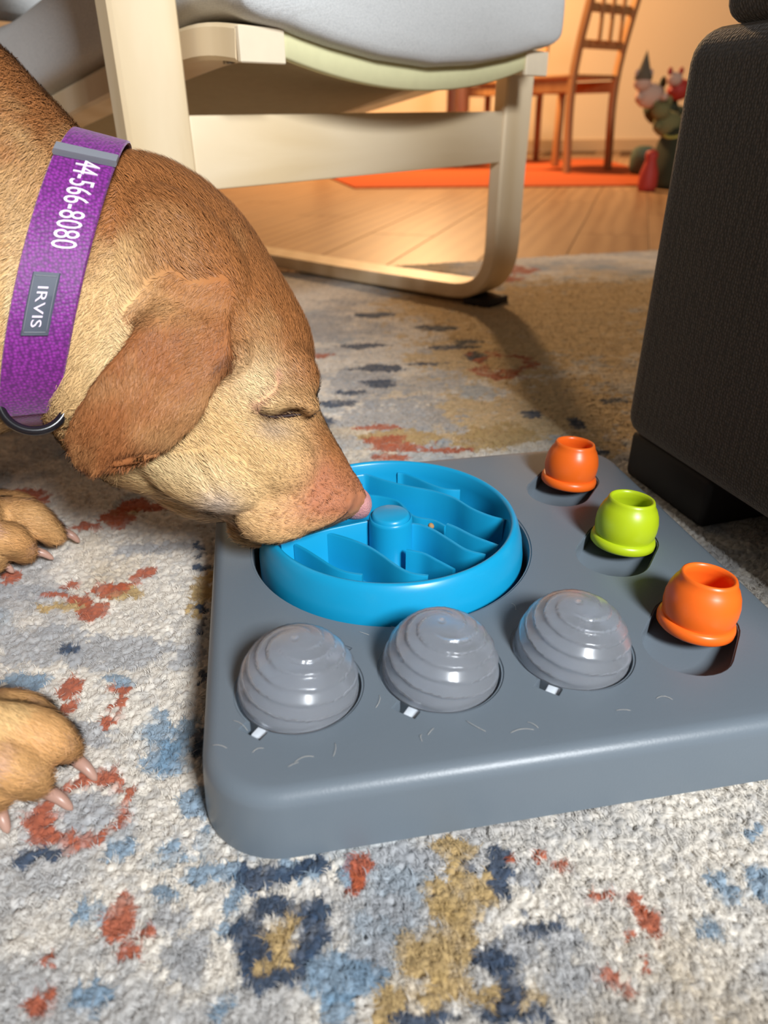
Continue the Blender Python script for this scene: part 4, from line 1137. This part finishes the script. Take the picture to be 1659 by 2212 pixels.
# ------------------------------------------------------------------ collar
# two edge sections of the strap around the neck
EA = ((172, 322), (12, 905)); EB = ((283, 352), (140, 893))
def csec(v, t, grow=0.0):
    tp_ = np.array(EA[0]) * (1 - v) + np.array(EB[0]) * v; bp_ = np.array(EA[1]) * (1 - v) + np.array(EB[1]) * v
    T_, B_ = hp(*tp_), hp(*bp_); mid = (T_ + B_) / 2; A_ = (T_ - B_) / 2; L_ = np.linalg.norm(A_); A_ = A_ * (L_ + grow + 0.002) / L_
    return mid + A_ * math.cos(t) + HN * (0.0680 + grow) * math.sin(t)
def strap(name, t0, t1, v0, v1, g0, g1, n=64, closed=False):
    rings = []
    for t in np.linspace(t0, t1, n, endpoint=not closed):
        e = 0.02
        rings.append([csec(v0 + e, t, g0), csec(v1 - e, t, g0), csec(v1, t, (g0 + g1) / 2), csec(v1 - e, t, g1), csec(v0 + e, t, g1), csec(v0, t, (g0 + g1) / 2)])
    return loft(name, rings, cap=not closed, closed=closed)
collar = empty('dog_collar', csec(0.5, math.pi, 0.0), 'purple webbing dog collar with a grey name patch and black ring', 'collar')
link('strap', strap('strap', 0, 2 * math.pi, 0, 1, 0.0, 0.0022, 120, True), M['purple'], collar, angle=40)
# doubled webbing that carries the embroidered number
def t_of(y):                                              # angle on the near side whose pixel height is y
    ts = np.linspace(0.02, math.pi - 0.02, 400); ys = [proj(csec(0.5, t, 0.003))[1] for t in ts]
    k = int(np.argmax(ys)); return float(np.interp(y, ys[:k + 1], ts[:k + 1]))
tA, tB = t_of(352), t_of(872)
os_ = link('outer_strap', strap('outer_strap', tA, min(tB + 0.12, 2.95), 0.0, 1.0, 0.0023, 0.0042, 70), M['purple'], collar, angle=40)
link('slider', strap('slider', tA - 0.10, tA - 0.03, -0.03, 1.03, 0.0025, 0.0062, 6), M['slider'], collar, angle=40)
pa, pb = t_of(590), t_of(722)
np_ = link('name_patch', strap('name_patch', pa, pb, 0.24, 0.66, 0.0042, 0.0054, 14), M['patch'], collar, angle=40)
def arc_len(t0, t1, v):
    q = np.array([csec(v, t, .005) for t in np.linspace(t0, t1, 60)]); return np.linalg.norm(np.diff(q, axis=0), axis=1).sum()
def text_on(name, txt, t0, t1, v0, v1, grow, mt, par):
    """lettering reading down the strap, letter tops towards the dog's head"""
    cu_ = bpy.data.curves.new('t', 'FONT'); cu_.body = txt; cu_.extrude = 0.0; cu_.offset = 0.0; cu_.resolution_u = 3
    to = bpy.data.objects.new('t', cu_); COL.objects.link(to); bpy.context.view_layer.update()
    me = bpy.data.meshes.new_from_object(to.evaluated_get(bpy.context.evaluated_depsgraph_get())); bpy.data.objects.remove(to)
    bm = bmesh.new(); bm.from_mesh(me)
    bmesh.ops.subdivide_edges(bm, edges=[e for e in bm.edges if e.calc_length() > 0.15], cuts=2)
    xsv = [v.co.x for v in bm.verts]; ysv = [v.co.y for v in bm.verts]; x0, x1, y0, y1 = min(xsv), max(xsv), min(ysv), max(ysv)
    r = bmesh.ops.extrude_face_region(bm, geom=bm.faces[:]); up = set(v for v in r['geom'] if isinstance(v, bmesh.types.BMVert))
    for v in bm.verts:
        t = t0 + (t1 - t0) * (v.co.x - x0) / (x1 - x0); vv = v0 + (v1 - v0) * (v.co.y - y0) / (y1 - y0)
        v.co = Vector(csec(vv, t, grow + (0.0005 if v in up else -0.0002)))
    return link(name, bm_mesh(name, bm), M[mt], par, smooth=False)
text_on('phone_number', '44-566-8080', tA + 0.0, t_of(538), 0.40, 0.80, 0.0043, 'white_thread', os_)
text_on('name_text', 'IRVIS', pa + (pb - pa) * .22, pa + (pb - pa) * .86, 0.37, 0.53, 0.0055, 'white_thread', np_)
# stitching around the patch
for (a0, a1, va, vb) in ((pa + .02, pb - .02, 0.275, 0.275), (pa + .02, pb - .02, 0.625, 0.625), (pa + .02, pa + .02, 0.275, 0.625), (pb - .02, pb - .02, 0.275, 0.625)):
    q = [csec(va + (vb - va) * s, a0 + (a1 - a0) * s, 0.0055) for s in np.linspace(0, 1, 12)]
    link('stitching', sweep('stitching', q, 0.00022, 5), M['slider'], np_)
# ring
rc = csec(0.5, t_of(850), 0.001) 
rc = at_d(72, 866, (csec(0.5, t_of(872), 0.004) - CAM) @ fwd + 0.001)
vx = np.cross(UP, HN); vx /= np.linalg.norm(vx); vy = np.cross(HN, vx)
R_ = 66.0 / F * ((rc - CAM) @ fwd)
q = [rc + R_ * (vx * math.cos(t) + vy * math.sin(t)) for t in np.linspace(0, 2 * math.pi, 48, endpoint=False)]
rings = []
for k, p in enumerate(q):
    rad = (p - rc) / R_
    rings.append([p + 0.0026 * (rad * math.cos(a) + HN * math.sin(a)) for a in np.linspace(0, 2 * math.pi, 12, endpoint=False)])
link('ring', loft('ring', rings, cap=False, closed=True), M['ring'], collar)
